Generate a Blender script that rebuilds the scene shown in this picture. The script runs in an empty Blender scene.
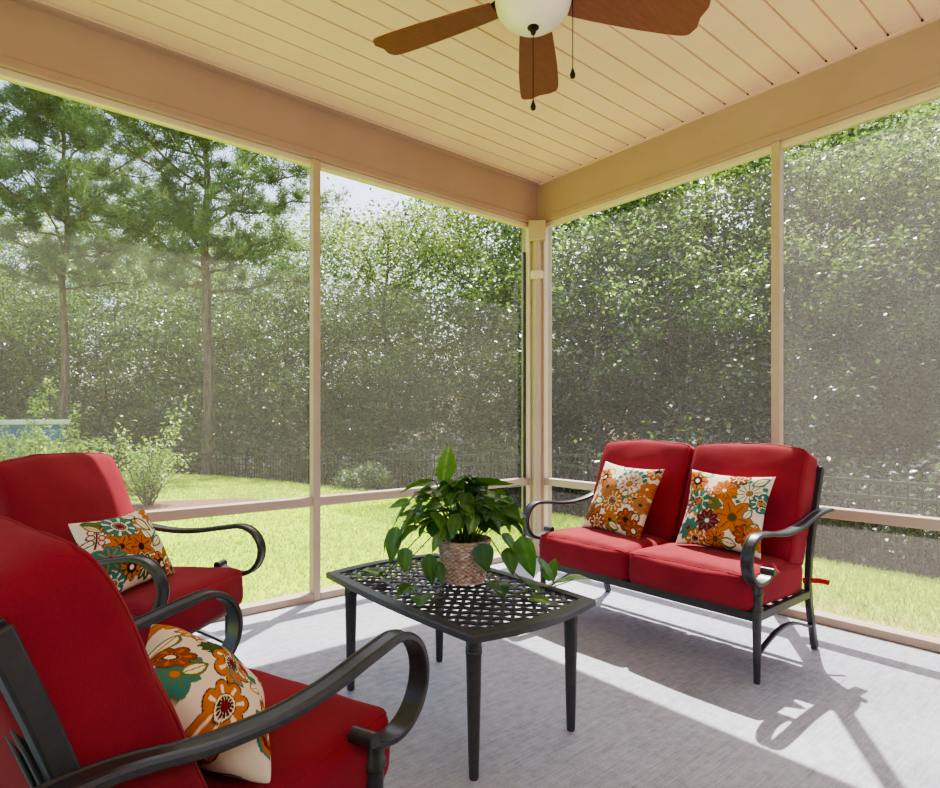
import bpy, bmesh, math, random
import numpy as np
from mathutils import Vector, Matrix, noise
PI = math.pi
sc = bpy.context.scene
COL = sc.collection
rng = random.Random(7)

# ------------------------------------------------------------------ helpers
class MB:
    def __init__(s):
        s.v = []; s.f = []
    def add(s, vs, fs):
        b = len(s.v)
        s.v.extend([tuple(p) for p in vs]); s.f.extend([tuple(i + b for i in f) for f in fs])
    def box(s, x0, x1, y0, y1, z0, z1, M=None):
        vs = [(x, y, z) for x in (x0, x1) for y in (y0, y1) for z in (z0, z1)]
        if M is not None: vs = [M @ Vector(p) for p in vs]
        s.add(vs, [(0, 1, 3, 2), (4, 6, 7, 5), (0, 4, 5, 1), (2, 3, 7, 6), (0, 2, 6, 4), (1, 5, 7, 3)])
    def lathe(s, prof, seg=20, c=(0, 0, 0)):
        vs = []; fs = []
        n = len(prof)
        for r, z in prof:
            for k in range(seg):
                a = 2 * PI * k / seg
                vs.append((c[0] + r * math.cos(a), c[1] + r * math.sin(a), c[2] + z))
        for i in range(n - 1):
            for k in range(seg):
                k2 = (k + 1) % seg
                fs.append((i * seg + k, i * seg + k2, (i + 1) * seg + k2, (i + 1) * seg + k))
        fs.append(tuple(reversed(range(seg)))); fs.append(tuple((n - 1) * seg + k for k in range(seg)))
        s.add(vs, fs)
    def sweep(s, path, prof, side=None, scale=None):
        P = [Vector(p) for p in path]
        n = len(P); m = len(prof); vs = []; fs = []
        prev = None
        for i, p in enumerate(P):
            t = (P[min(i + 1, n - 1)] - P[max(i - 1, 0)]).normalized()
            if side is not None:
                sd = Vector(side)
            else:
                sd = prev if prev is not None else (Vector((0, 0, 1)).cross(t) if abs(t.z) < .95 else Vector((0, 1, 0)))
            sd = (sd - t * sd.dot(t)).normalized()
            prev = sd
            nn = t.cross(sd)
            k = 1 if scale is None else scale[i]
            for a, b in prof: vs.append(p + sd * a * k + nn * b * k)
        for i in range(n - 1):
            for k in range(m):
                k2 = (k + 1) % m
                fs.append((i * m + k, i * m + k2, (i + 1) * m + k2, (i + 1) * m + k))
        fs.append(tuple(reversed(range(m)))); fs.append(tuple((n - 1) * m + k for k in range(m)))
        s.add(vs, fs)
    def tube(s, path, r, seg=8):
        rs = r if isinstance(r, (list, tuple)) else [r] * len(path)
        s.sweep(path, [(math.cos(2 * PI * k / seg), math.sin(2 * PI * k / seg)) for k in range(seg)], scale=rs)
    def build(s, name, mat, parent=None, bevel=0, smooth=True, ang=35):
        me = bpy.data.meshes.new(name)
        me.from_pydata(s.v, [], s.f)
        bm = bmesh.new(); bm.from_mesh(me); bmesh.ops.recalc_face_normals(bm, faces=bm.faces); bm.to_mesh(me); bm.free()
        return finish(me, name, mat, parent, bevel, smooth, ang)

def finish(me, name, mat, parent=None, bevel=0, smooth=True, ang=35):
    if smooth:
        me.polygons.foreach_set('use_smooth', [True] * len(me.polygons))
        me.set_sharp_from_angle(angle=math.radians(ang))
    o = bpy.data.objects.new(name, me); COL.objects.link(o)
    me.materials.append(mat)
    if parent is not None: o.parent = parent
    if bevel:
        b = o.modifiers.new('bv', 'BEVEL'); b.width = bevel; b.segments = 2; b.limit_method = 'ANGLE'; b.angle_limit = math.radians(40)
    return o

def np_mesh(name, V, F, attrs=None):
    """V (n,3), F (m,k) numpy arrays; attrs: name -> per vertex float or (n,3) colour."""
    me = bpy.data.meshes.new(name)
    n, (m, k) = len(V), F.shape
    me.vertices.add(n); me.vertices.foreach_set('co', np.ascontiguousarray(V, np.float32).ravel())
    me.loops.add(m * k); me.loops.foreach_set('vertex_index', np.ascontiguousarray(F, np.int32).ravel())
    me.polygons.add(m); me.polygons.foreach_set('loop_start', np.arange(0, m * k, k, dtype=np.int32))
    me.update(calc_edges=True)
    for an, d in (attrs or {}).items():
        d = np.asarray(d, np.float32)
        if d.ndim == 1:
            a = me.attributes.new(an, 'FLOAT', 'POINT'); a.data.foreach_set('value', d)
        else:
            a = me.attributes.new(an, 'FLOAT_COLOR', 'POINT')
            a.data.foreach_set('color', np.hstack([d, np.ones((n, 1), np.float32)]).astype(np.float32).ravel())
    return me

def empty(name, label=None, cat=None, loc=(0, 0, 0), rz=0, group=None, kind=None):
    o = bpy.data.objects.new(name, None); COL.objects.link(o)
    o.location = loc; o.rotation_euler = (0, 0, rz); o.empty_display_size = .1
    return tag(o, label, cat, group, kind)
def tag(o, label=None, cat=None, group=None, kind=None):
    for k, v in (('label', label), ('category', cat), ('group', group), ('kind', kind)):
        if v: o[k] = v
    return o
def copy_tree(root):
    r = root.copy(); COL.objects.link(r)
    for ch in list(root.children):
        c = ch.copy(); COL.objects.link(c); c.parent = r
        for g in list(ch.children):
            d = g.copy(); COL.objects.link(d); d.parent = c
    return r

# ------------------------------------------------------------------ materials
def S(r, g, b):
    return tuple(((c / 255) / 12.92 if c / 255 <= .04045 else ((c / 255 + .055) / 1.055) ** 2.4) for c in (r, g, b)) + (1,)
def mat(name):
    m = bpy.data.materials.new(name); m.use_nodes = True
    nt = m.node_tree
    return m, nt, nt.nodes['Principled BSDF'], nt.nodes['Material Output']
def N(nt, t, **kw):
    n = nt.nodes.new(t)
    for k, v in kw.items():
        if k in n.inputs: n.inputs[k].default_value = v
        else: setattr(n, k, v)
    return n
def ramp(nt, fac, stops):
    r = nt.nodes.new('ShaderNodeValToRGB')
    el = r.color_ramp.elements
    while len(el) < len(stops): el.new(.5)
    for e, (p, c) in zip(el, stops): e.position = p; e.color = c
    nt.links.new(fac, r.inputs['Fac'])
    return r.outputs['Color']
def noise_n(nt, scale, detail=4, rough=.55, vec=None, dist=0):
    n = N(nt, 'ShaderNodeTexNoise', Scale=scale, Detail=detail, Roughness=rough, Distortion=dist)
    if vec is not None: nt.links.new(vec, n.inputs['Vector'])
    return n.outputs['Fac']
def coords(nt, scale=(1, 1, 1), rot=(0, 0, 0)):
    tc = N(nt, 'ShaderNodeTexCoord'); mp = N(nt, 'ShaderNodeMapping')
    mp.inputs['Scale'].default_value = scale; mp.inputs['Rotation'].default_value = rot
    nt.links.new(tc.outputs['Object'], mp.inputs['Vector'])
    return mp.outputs['Vector']
def bump(nt, b, h, strength=.2, dist=.01):
    n = N(nt, 'ShaderNodeBump', Strength=strength, Distance=dist)
    nt.links.new(h, n.inputs['Height']); nt.links.new(n.outputs['Normal'], b.inputs['Normal'])
def simple(name, c1, c2, scale, rough, metallic=0, bs=0, spec=None, detail=4, stretch=(1, 1, 1)):
    m, nt, b, o = mat(name)
    v = coords(nt, stretch)
    f = noise_n(nt, scale, detail, vec=v)
    nt.links.new(ramp(nt, f, [(.3, c1), (.7, c2)]), b.inputs['Base Color'])
    b.inputs['Roughness'].default_value = rough; b.inputs['Metallic'].default_value = metallic
    if spec is not None: b.inputs['Specular IOR Level'].default_value = spec
    if bs: bump(nt, b, f, bs, .004)
    return m

M = {}
M['cream'] = simple('painted_trim', S(192, 170, 150), S(184, 161, 141), 3, .55, bs=.02)
M['beam'] = simple('painted_beam', S(178, 147, 145), S(170, 139, 137), 2.5, .55, bs=.02)
M['post'] = simple('painted_post', S(188, 166, 148), S(180, 158, 140), 4, .5)
M['ceiling'] = simple('vinyl_soffit', S(232, 196, 188), S(225, 188, 180), 2, .5)
M['groove'] = simple('soffit_gap', S(60, 45, 32), S(50, 38, 28), 5, .8)
M['white_metal'] = simple('white_screen_frame', S(222, 206, 188), S(214, 197, 178), 4, .5)
M['bronze'] = simple('dark_bronze_metal', S(70, 70, 73), S(60, 60, 63), 60, .34, metallic=.35, bs=.05)
M['bronze_tab'] = simple('dark_table_metal', S(78, 78, 82), S(68, 68, 72), 70, .38, metallic=.35, bs=.05)
M['fan_bronze'] = simple('oil_rubbed_bronze', S(48, 38, 34), S(40, 32, 28), 30, .4, metallic=.6)
M['siding'] = simple('house_siding', S(222, 208, 184), S(214, 198, 172), 4, .7)
M['fence'] = simple('black_fence_metal', S(50, 52, 48), S(40, 42, 40), 20, .6)
M['soil'] = simple('potting_soil', S(50, 38, 30), S(30, 22, 18), 80, .95, bs=.6)
M['mulch'] = simple('bark_mulch', S(150, 112, 92), S(96, 66, 52), 26, .95, bs=.8, detail=8)
M['bark'] = simple('grey_bark', S(120, 108, 98), S(74, 64, 57), 9, .95, bs=.6, stretch=(1, 1, .25))
M['pinebark'] = simple('pine_bark', S(134, 112, 98), S(84, 68, 60), 9, .95, bs=.7, stretch=(1, 1, .3))
M['shed_blue'] = simple('blue_siding', S(60, 110, 180), S(52, 98, 164), 4, .6)
M['shed_white'] = simple('white_siding', S(236, 238, 240), S(226, 228, 230), 4, .6)

# concrete slab with a broom finish
m, nt, b, o = mat('broomed_concrete'); M['concrete'] = m
v1 = coords(nt, (1.0, 26, 1), (0, 0, math.radians(8))); v2 = coords(nt)
st = noise_n(nt, 5, 6, .6, v1); bl = noise_n(nt, 1.1, 5, .6, v2); gr = noise_n(nt, 160, 2, .6, v2); sp = noise_n(nt, 28, 3, .5, v2)
mx = N(nt, 'ShaderNodeMix', data_type='FLOAT'); mx.inputs[0].default_value = .5
nt.links.new(st, mx.inputs[2]); nt.links.new(bl, mx.inputs[3])
mx2 = N(nt, 'ShaderNodeMix', data_type='FLOAT'); mx2.inputs[0].default_value = .3
nt.links.new(mx.outputs[0], mx2.inputs[2]); nt.links.new(gr, mx2.inputs[3])
mx3 = N(nt, 'ShaderNodeMix', data_type='FLOAT'); mx3.inputs[0].default_value = .2
nt.links.new(mx2.outputs[0], mx3.inputs[2]); nt.links.new(sp, mx3.inputs[3])
nt.links.new(ramp(nt, mx3.outputs[0], [(.36, S(120, 122, 134)), (.5, S(160, 162, 174)), (.62, S(184, 186, 198))]), b.inputs['Base Color'])
b.inputs['Roughness'].default_value = .75
bump(nt, b, mx3.outputs[0], .35, .004)

# red outdoor fabric
def fabric(name, c1, c2):
    m, nt, b, o = mat(name)
    v = coords(nt)
    big = noise_n(nt, 5, 4, .6, v)
    w1 = N(nt, 'ShaderNodeTexWave', Scale=160, Distortion=1.5); w1.bands_direction = 'Y'
    w2 = N(nt, 'ShaderNodeTexWave', Scale=160, Distortion=1.5); w2.bands_direction = 'Z'
    nt.links.new(v, w1.inputs['Vector']); nt.links.new(v, w2.inputs['Vector'])
    fine = noise_n(nt, 240, 2, .6, v)
    mx = N(nt, 'ShaderNodeMix', data_type='FLOAT'); mx.inputs[0].default_value = .35
    nt.links.new(big, mx.inputs[2]); nt.links.new(fine, mx.inputs[3])
    nt.links.new(ramp(nt, mx.outputs[0], [(.3, c1), (.7, c2)]), b.inputs['Base Color'])
    b.inputs['Roughness'].default_value = .9; b.inputs['Specular IOR Level'].default_value = .2
    b.inputs['Sheen Weight'].default_value = .1; b.inputs['Sheen Roughness'].default_value = .5
    b.inputs['Sheen Tint'].default_value = S(255, 170, 160)
    ad = N(nt, 'ShaderNodeMath', operation='ADD'); nt.links.new(w1.outputs['Fac'], ad.inputs[0]); nt.links.new(w2.outputs['Fac'], ad.inputs[1])
    ad2 = N(nt, 'ShaderNodeMath', operation='MULTIPLY_ADD'); nt.links.new(big, ad2.inputs[0]); ad2.inputs[1].default_value = 9
    nt.links.new(ad.outputs[0], ad2.inputs[2])
    bump(nt, b, mx.outputs[0], .3, .006)
    return m
M['red'] = fabric('red_canvas', S(124, 32, 46), S(147, 44, 56))
M['red_strap'] = simple('red_tie', S(176, 40, 40), S(160, 32, 34), 30, .9)

# printed pillow fabric: colour comes from the painted pattern of the cloth
m, nt, b, o = mat('floral_print_cotton'); M['floral'] = m
at = N(nt, 'ShaderNodeAttribute', attribute_name='print')
nt.links.new(at.outputs['Color'], b.inputs['Base Color']); b.inputs['Roughness'].default_value = .9
b.inputs['Specular IOR Level'].default_value = .15
v = coords(nt); bump(nt, b, noise_n(nt, 14, 5, .6, v), .25, .012)

# leaves: diffuse + translucent + waxy gloss, tinted per leaf
def leafmat(name, stops, tstops, trans=.5, gloss=.06, rough=.35):
    m = bpy.data.materials.new(name); m.use_nodes = True
    nt = m.node_tree; nt.nodes.clear()
    out = N(nt, 'ShaderNodeOutputMaterial')
    at = N(nt, 'ShaderNodeAttribute', attribute_name='tint')
    c = ramp(nt, at.outputs['Fac'], stops); c2 = ramp(nt, at.outputs['Fac'], tstops)
    d = N(nt, 'ShaderNodeBsdfDiffuse'); nt.links.new(c, d.inputs['Color'])
    t = N(nt, 'ShaderNodeBsdfTranslucent'); nt.links.new(c2, t.inputs['Color'])
    g = N(nt, 'ShaderNodeBsdfGlossy', Roughness=rough); g.inputs['Color'].default_value = (1, 1, 1, 1)
    m1 = N(nt, 'ShaderNodeMixShader'); m1.inputs[0].default_value = trans
    nt.links.new(d.outputs[0], m1.inputs[1]); nt.links.new(t.outputs[0], m1.inputs[2])
    m2 = N(nt, 'ShaderNodeMixShader'); m2.inputs[0].default_value = gloss
    nt.links.new(m1.outputs[0], m2.inputs[1]); nt.links.new(g.outputs[0], m2.inputs[2])
    nt.links.new(m2.outputs[0], out.inputs['Surface'])
    return m
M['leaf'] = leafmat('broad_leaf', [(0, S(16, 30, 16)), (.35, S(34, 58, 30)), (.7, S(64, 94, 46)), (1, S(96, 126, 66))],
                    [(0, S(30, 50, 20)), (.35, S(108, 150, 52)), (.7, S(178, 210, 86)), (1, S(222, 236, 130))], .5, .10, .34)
M['needle'] = leafmat('pine_needle', [(0, S(42, 60, 38)), (.5, S(72, 94, 54)), (1, S(118, 136, 80))],
                      [(0, S(90, 130, 70)), (.5, S(120, 155, 80)), (1, S(160, 185, 100))], .45, .06, .4)
M['bushleaf'] = leafmat('shrub_leaf', [(0, S(96, 140, 50)), (.5, S(140, 178, 70)), (1, S(180, 205, 100))],
                        [(0, S(150, 195, 50)), (.5, S(185, 215, 80)), (1, S(215, 230, 120))], .5, .05, .35)
M['grassblade'] = leafmat('grass_blade', [(0, S(112, 144, 24)), (.55, S(160, 188, 40)), (.8, S(168, 172, 90)), (1, S(190, 164, 112))],
                          [(0, S(150, 176, 56)), (.55, S(180, 200, 80)), (.8, S(200, 200, 110)), (1, S(205, 175, 120))], .45, .03, .4)
# pothos leaf: green with pale variegation
m, nt, b, o = mat('pothos_leaf'); M['pothos'] = m
at = N(nt, 'ShaderNodeAttribute', attribute_name='tint'); v = coords(nt)
f = noise_n(nt, 22, 4, .6, v, 1.2)
ad = N(nt, 'ShaderNodeMath', operation='MULTIPLY_ADD'); nt.links.new(f, ad.inputs[0]); ad.inputs[1].default_value = .55
nt.links.new(at.outputs['Fac'], ad.inputs[2])
cc = ramp(nt, ad.outputs[0], [(.2, S(30, 58, 34)), (.5, S(56, 94, 48)), (.8, S(96, 134, 68)), (1.0, S(160, 180, 116))])
nt.links.new(cc, b.inputs['Base Color']); b.inputs['Roughness'].default_value = .35
tr = N(nt, 'ShaderNodeBsdfTranslucent'); tr.inputs['Color'].default_value = S(120, 180, 60)
ms = N(nt, 'ShaderNodeMixShader'); ms.inputs[0].default_value = .25
nt.links.new(b.outputs[0], ms.inputs[1]); nt.links.new(tr.outputs[0], ms.inputs[2]); nt.links.new(ms.outputs[0], o.inputs['Surface'])
M['stem'] = simple('green_stem', S(92, 120, 62), S(76, 84, 46), 20, .6)
# white-washed wicker
m, nt, b, o = mat('whitewashed_wicker'); M['wicker'] = m
v = coords(nt, (1, 1, 3)); f = noise_n(nt, 38, 5, .65, v)
nt.links.new(ramp(nt, f, [(.28, S(140, 104, 82)), (.48, S(190, 160, 140)), (.66, S(232, 220, 212))]), b.inputs['Base Color'])
b.inputs['Roughness'].default_value = .85; bump(nt, b, f, .3, .004)
# fan wood
m, nt, b, o = mat('reddish_blade_wood'); M['blade'] = m
v = coords(nt, (1.2, 14, 14)); f = noise_n(nt, 7, 6, .65, v, .8)
nt.links.new(ramp(nt, f, [(.3, S(108, 54, 51)), (.7, S(128, 68, 63))]), b.inputs['Base Color']); b.inputs['Roughness'].default_value = .5
# frosted bowl
m, nt, b, o = mat('frosted_glass'); M['frost'] = m
v = coords(nt); f = noise_n(nt, 4, 3, .5, v)
nt.links.new(ramp(nt, f, [(.3, S(238, 226, 224)), (.7, S(244, 234, 232))]), b.inputs['Base Color'])
b.inputs['Roughness'].default_value = .3; b.inputs['Subsurface Weight'].default_value = .3; b.inputs['Subsurface Radius'].default_value = (.05, .05, .05)
# insect screen: fine grey cloth, mostly holes
def screen_mat(name, op):
    m = bpy.data.materials.new(name); m.use_nodes = True
    nt = m.node_tree; nt.nodes.clear(); out = N(nt, 'ShaderNodeOutputMaterial')
    v = coords(nt)
    f1 = noise_n(nt, 300, 2, .7, v); f2 = noise_n(nt, 1.3, 3, .5, v)
    mr = N(nt, 'ShaderNodeMapRange'); mr.inputs['From Min'].default_value = .3; mr.inputs['From Max'].default_value = .7
    mr.inputs['To Min'].default_value = op * .45; mr.inputs['To Max'].default_value = op * 1.55; nt.links.new(f1, mr.inputs['Value'])
    mr2 = N(nt, 'ShaderNodeMapRange'); mr2.inputs['To Min'].default_value = .75; mr2.inputs['To Max'].default_value = 1.25; nt.links.new(f2, mr2.inputs['Value'])
    mu = N(nt, 'ShaderNodeMath', operation='MULTIPLY'); nt.links.new(mr.outputs[0], mu.inputs[0]); nt.links.new(mr2.outputs[0], mu.inputs[1])
    d = N(nt, 'ShaderNodeBsdfDiffuse'); d.inputs['Color'].default_value = S(118, 113, 114)
    t = N(nt, 'ShaderNodeBsdfTranslucent'); t.inputs['Color'].default_value = S(126, 119, 119)
    m1 = N(nt, 'ShaderNodeMixShader'); m1.inputs[0].default_value = .85
    nt.links.new(d.outputs[0], m1.inputs[1]); nt.links.new(t.outputs[0], m1.inputs[2])
    tp = N(nt, 'ShaderNodeBsdfTransparent')
    m2 = N(nt, 'ShaderNodeMixShader'); nt.links.new(mu.outputs[0], m2.inputs[0])
    nt.links.new(tp.outputs[0], m2.inputs[1]); nt.links.new(m1.outputs[0], m2.inputs[2])
    nt.links.new(m2.outputs[0], out.inputs['Surface'])
    return m
M['screen_a'] = screen_mat('insect_screen', .27)
M['screen_low'] = screen_mat('insect_screen_low', .13)
M['screen_b'] = screen_mat('insect_screen_light', .16)
M['screen_c'] = screen_mat('insect_screen_dense', .32)  # more opaque than the other screens
# lawn soil / turf, dry beside the slab; forest floor
m, nt, b, o = mat('turf'); M['turf'] = m
v = coords(nt); f1 = noise_n(nt, .9, 5, .6, v); f2 = noise_n(nt, 60, 3, .6, v)
at = N(nt, 'ShaderNodeAttribute', attribute_name='dry')
mx = N(nt, 'ShaderNodeMix', data_type='FLOAT'); mx.inputs[0].default_value = .45
nt.links.new(f1, mx.inputs[2]); nt.links.new(f2, mx.inputs[3])
c1 = ramp(nt, mx.outputs[0], [(.3, S(142, 172, 24)), (.55, S(176, 204, 40)), (.75, S(198, 214, 66))])
c2 = ramp(nt, f2, [(.3, S(150, 124, 90)), (.7, S(196, 172, 132))])
mc = N(nt, 'ShaderNodeMix', data_type='RGBA'); nt.links.new(at.outputs['Fac'], mc.inputs[0]); nt.links.new(c1, mc.inputs[6]); nt.links.new(c2, mc.inputs[7])
nt.links.new(mc.outputs[2], b.inputs['Base Color']); b.inputs['Roughness'].default_value = .95; b.inputs['Specular IOR Level'].default_value = .1
bump(nt, b, f2, .5, .02)
M['forestfloor'] = simple('forest_floor', S(42, 40, 30), S(28, 28, 20), 3, .95, bs=.4)

# ------------------------------------------------------------------ world, sun, camera
AZ = math.radians(33.6); EL = math.radians(54.8)
w = bpy.data.worlds.new('sky_world'); sc.world = w; w.use_nodes = True
nt = w.node_tree; bg = nt.nodes['Background']
sky = nt.nodes.new('ShaderNodeTexSky'); sky.sky_type = 'NISHITA'; sky.sun_disc = False
sky.sun_elevation = EL; sky.sun_rotation = PI / 2 - AZ; sky.air_density = 1.0; sky.dust_density = 3.0; sky.ozone_density = 1.0
nt.links.new(sky.outputs[0], bg.inputs['Color']); bg.inputs['Strength'].default_value = .40
sl = bpy.data.lights.new('sun', 'SUN'); sl.energy = 11; sl.angle = math.radians(.55); sl.color = (1, .955, .88)
so = bpy.data.objects.new('sun', sl); COL.objects.link(so)
so.rotation_euler = Vector((math.cos(AZ) * math.cos(EL), math.sin(AZ) * math.cos(EL), math.sin(EL))).to_track_quat('Z', 'Y').to_euler()
def area(name, loc, target, size, energy, color):
    l = bpy.data.lights.new(name, 'AREA'); l.shape = 'RECTANGLE'; l.size, l.size_y = size; l.energy = energy; l.color = color
    o = bpy.data.objects.new(name, l); COL.objects.link(o); o.location = loc
    o.rotation_euler = (Vector(loc) - Vector(target)).to_track_quat('Z', 'Y').to_euler()
    return o
area('added_ceiling_fill', (-3.3, -4.3, 2.0), (-2.2, -2.4, 3.04), (.8, .8), 26, (1, .76, .80))  # added fill lamp behind the camera, aimed up to brighten ceiling and beams

cam = bpy.data.cameras.new('camera'); cam.sensor_width = 36; cam.lens = 595 / 940 * 36; cam.clip_start = .05; cam.clip_end = 300
cam.shift_y = (419 - 394) / 940
co = bpy.data.objects.new('camera', cam); COL.objects.link(co)
co.location = (-3.545, -3.423, 1.12)
co.rotation_euler = (PI / 2, 0, math.radians(50.4 - 90))
sc.camera = co
sc.view_settings.view_transform = 'AgX'
sc.view_settings.look = 'AgX - Medium High Contrast'
sc.view_settings.exposure = 0.33
sc.cycles.transparent_max_bounces = 24
sc.cycles.max_bounces = 10
sc.cycles.use_denoising = True

# ------------------------------------------------------------------ porch shell
X0, Y0 = -5.4, -4.8
CH, BH, RH = 3.04, 2.72, .61          # ceiling, beam underside, chair rail
mb = MB(); mb.box(X0, .14, Y0, .14, -.16, 0); fl = mb.build('floor', M['concrete'], smooth=False); tag(fl, 'broom-finished grey concrete porch slab', 'floor', kind='structure')

# grooved soffit ceiling: boards run along X, V-groove every 0.141 m
mb = MB(); prof = []
y = -.07
ys = []
while y > Y0: ys.append(y); y -= .1407
pts = [(0.0, CH)]
for y in ys: pts += [(y + .006, CH), (y + .003, CH + .012), (y - .003, CH + .012), (y - .006, CH)]
pts.append((Y0, CH))
vs = [(x, yy, z) for x in (X0, 0) for yy, z in pts]; n = len(pts)
mb.add(vs, [(i, i + 1, n + i + 1, n + i) for i in range(n - 1)])
mb.box(X0, .02, Y0, .02, CH + .03, CH + .06)
ce = mb.build('ceiling', M['ceiling'], smooth=False); tag(ce, 'cream grooved soffit ceiling of the porch', 'ceiling', kind='structure')
mb = MB()
for y in ys: mb.box(-.037, -.029, y - .005, y + .005, CH - .0015, CH + .010)
mb.build('groove_end', M['groove'], ce, smooth=False)
mb = MB(); mb.box(-.03, 0, Y0, 0, CH - .007, CH - .0005)
mb.build('soffit_channel', M['ceiling'], ce, smooth=False)
mb = MB(); mb.box(X0, 0, -.045, 0, CH - .012, CH - .0005); mb.build('soffit_channel', M['beam'], ce, smooth=False)
# roof overhang outside
mb = MB(); mb.box(X0 - .3, .24, -5.2, .375, CH + .07, CH + .17); mb.box(X0 - .3, .24, .355, .375, 2.85, CH + .12); mb.box(X0 - .3, .24, .12, .37, 3.0, 3.03)
mb.box(.22, .24, -5.2, .375, 2.98, CH + .12); mb.box(.12, .24, -5.2, .375, 3.04, 3.06)
tag(mb.build('roof', M['cream'], smooth=False), 'porch roof with eave overhang', 'roof', kind='structure')

SC = .05                                # plane of the screens, behind the inner face of the framing
def wall(name, label, axis, length, posts, mats):
    """axis 0: runs along -X at y=0 (outside +Y); axis 1: runs along -Y at x=0 (outside +X)."""
    root = empty(name, label, 'wall', kind='structure')
    def B(mb, a0, a1, o0, o1, z0, z1):   # a along wall (negative), o outward
        if axis == 0: mb.box(a0, a1, o0, o1, z0, z1)
        else: mb.box(o0, o1, a0, a1, z0, z1)
    mb = MB(); B(mb, -length, .12, 0, .12, BH + .03, CH + .02); mb.build('beam', M['beam'], root, bevel=.003)
    mb = MB(); B(mb, -length, .12, -.008, .12, BH, BH + .045); mb.build('lower_trim', M['beam'], root, bevel=.004)
    mb = MB(); B(mb, -length, .0, .022, .075, BH - .035, BH); mb.build('head_strip', M['white_metal'], root, bevel=.003)
    for p in posts:
        mb = MB(); B(mb, p - .024, p + .024, 0, .06, 0, BH); mb.build('post', M['post'], root, bevel=.004)
    edges = [-.075] + [x for p in posts for x in (p + .024, p - .024)] + [-length]
    k = 0
    for i in range(0, len(edges), 2):
        a1, a0 = edges[i], edges[i + 1]
        mb = MB(); B(mb, a0, a1, .005, .08, RH - .028, RH + .028); mb.build('rail', M['post'], root, bevel=.004)
        mb = MB(); B(mb, a0, a1, .0, .09, 0, .045); mb.build('sill', M['post'], root, bevel=.004)
        for z0, z1 in ((.045, RH - .028), (RH + .028, BH - .035)):
            mb = MB()
            q = [(a0, z0), (a1, z0), (a1, z1), (a0, z1)]
            mb.add([(a, SC, z) if axis == 0 else (SC, a, z) for a, z in q], [(0, 1, 2, 3)])
            mb.build('insect_screen', M['screen_low' if axis == 0 and z1 < RH else mats[min(k, len(mats) - 1)]], root, smooth=False)
        k += 1
    return root
wl = wall('wall_left', 'left screened wall of the porch with tan framing', 0, 5.4, [-1.935, -3.9], ['screen_a', 'screen_a'])
mb = MB(); mb.box(-.094, -.078, .052, .07, .05, 2.49); mb.build('post_shade_strip', M['bronze'], wl, smooth=False)  # dark strip standing in for the shaded outer side of the corner post
wr = wall('wall_right', 'right screened wall of the porch behind the loveseat', 1, 4.8, [-1.9, -3.8], ['screen_b', 'screen_c'])
# corner post and its side strips
mb = MB(); mb.box(-.05, .13, -.05, .13, 0, BH)
tag(mb.build('trim_1', M['cream'], bevel=.006), 'cream corner post of the porch', 'post', kind='structure')
mb = MB(); mb.box(-.075, -.05, .01, .06, 0, BH); mb.box(.01, .06, -.075, -.05, 0, BH)
tag(mb.build('trim_2', M['white_metal'], bevel=.004), 'pale side strips of the corner post', 'trim', kind='structure')
# conduit on the corner
cd = empty('electrical_conduit', 'cream conduit with box and coupling on the corner post', 'conduit', loc=(-.062, -.062, 0), rz=math.radians(45))
mb = MB(); mb.lathe([(.026, .02), (.026, 2.58)], 16); mb.build('pipe', M['cream'], cd)
mb = MB(); mb.box(-.045, .045, -.068, .068, 2.56, 2.715); mb.build('junction_box', M['cream'], cd, bevel=.008)
mb = MB(); mb.lathe([(.027, 2.25), (.052, 2.255), (.052, 2.31), (.027, 2.315)], 16); mb.build('coupling', M['white_metal'], cd)
# house wall behind the camera, left end open between posts
mb = MB()
for k in range(24): 
    z0 = k * .128
    mb.add([(X0, Y0, z0), (.12, Y0, z0), (.12, Y0 - .012, z0 + .128), (X0, Y0 - .012, z0 + .128)], [(0, 1, 2, 3)])
mb.box(X0, .12, Y0 - .12, Y0 - .02, 0, CH)
tag(mb.build('wall_back', M['siding'], smooth=False), 'cream house siding at the back of the porch', 'wall', kind='structure')
mb = MB(); mb.box(X0, X0 + .12, Y0, .12, BH, CH + .02); mb.box(X0, X0 + .12, -.0, .12, 0, BH); mb.box(X0, X0 + .12, -2.5, -2.38, 0, BH)
tag(mb.build('trim_3', M['cream'], bevel=.004), 'framing at the open left end of the porch', 'trim', kind='structure')

# ------------------------------------------------------------------ ceiling fan
fx, fy = -1.921, -1.836
fan = empty('ceiling_fan', 'ceiling fan with five reddish-brown blades and white bowl light', 'ceiling fan', loc=(fx, fy, 2.72))
mb = MB(); mb.lathe([(.0, .0), (.085, .005), (.105, .03), (.105, .075), (.075, .11), (.03, .13), (.02, .15)], 32); mb.build('motor_housing', M['fan_bronze'], fan)
mb = MB(); mb.lathe([(.016, .12), (.016, .3)], 14); mb.build('downrod', M['fan_bronze'], fan)
mb = MB(); mb.lathe([(.03, .24), (.07, .27), (.075, .318)], 24); mb.build('canopy', M['fan_bronze'], fan)
mb = MB(); mb.lathe([(.08, -.03), (.09, -.03), (.09, .01), (.08, .01)], 28); mb.build('light_fitter', M['fan_bronze'], fan)
mb = MB(); mb.lathe([(.0, -.116), (.04, -.113), (.082, -.1), (.117, -.075), (.138, -.045), (.145, -.018), (.142, -.012), (.09, -.012)], 40); mb.build('light_bowl', M['frost'], fan)
mb = MB(); mb.lathe([(.0, -.142), (.008, -.14), (.011, -.13), (.009, -.125), (.022, -.117), (.024, -.11), (.01, -.105)], 16); mb.build('finial', M['fan_bronze'], fan)
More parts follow.
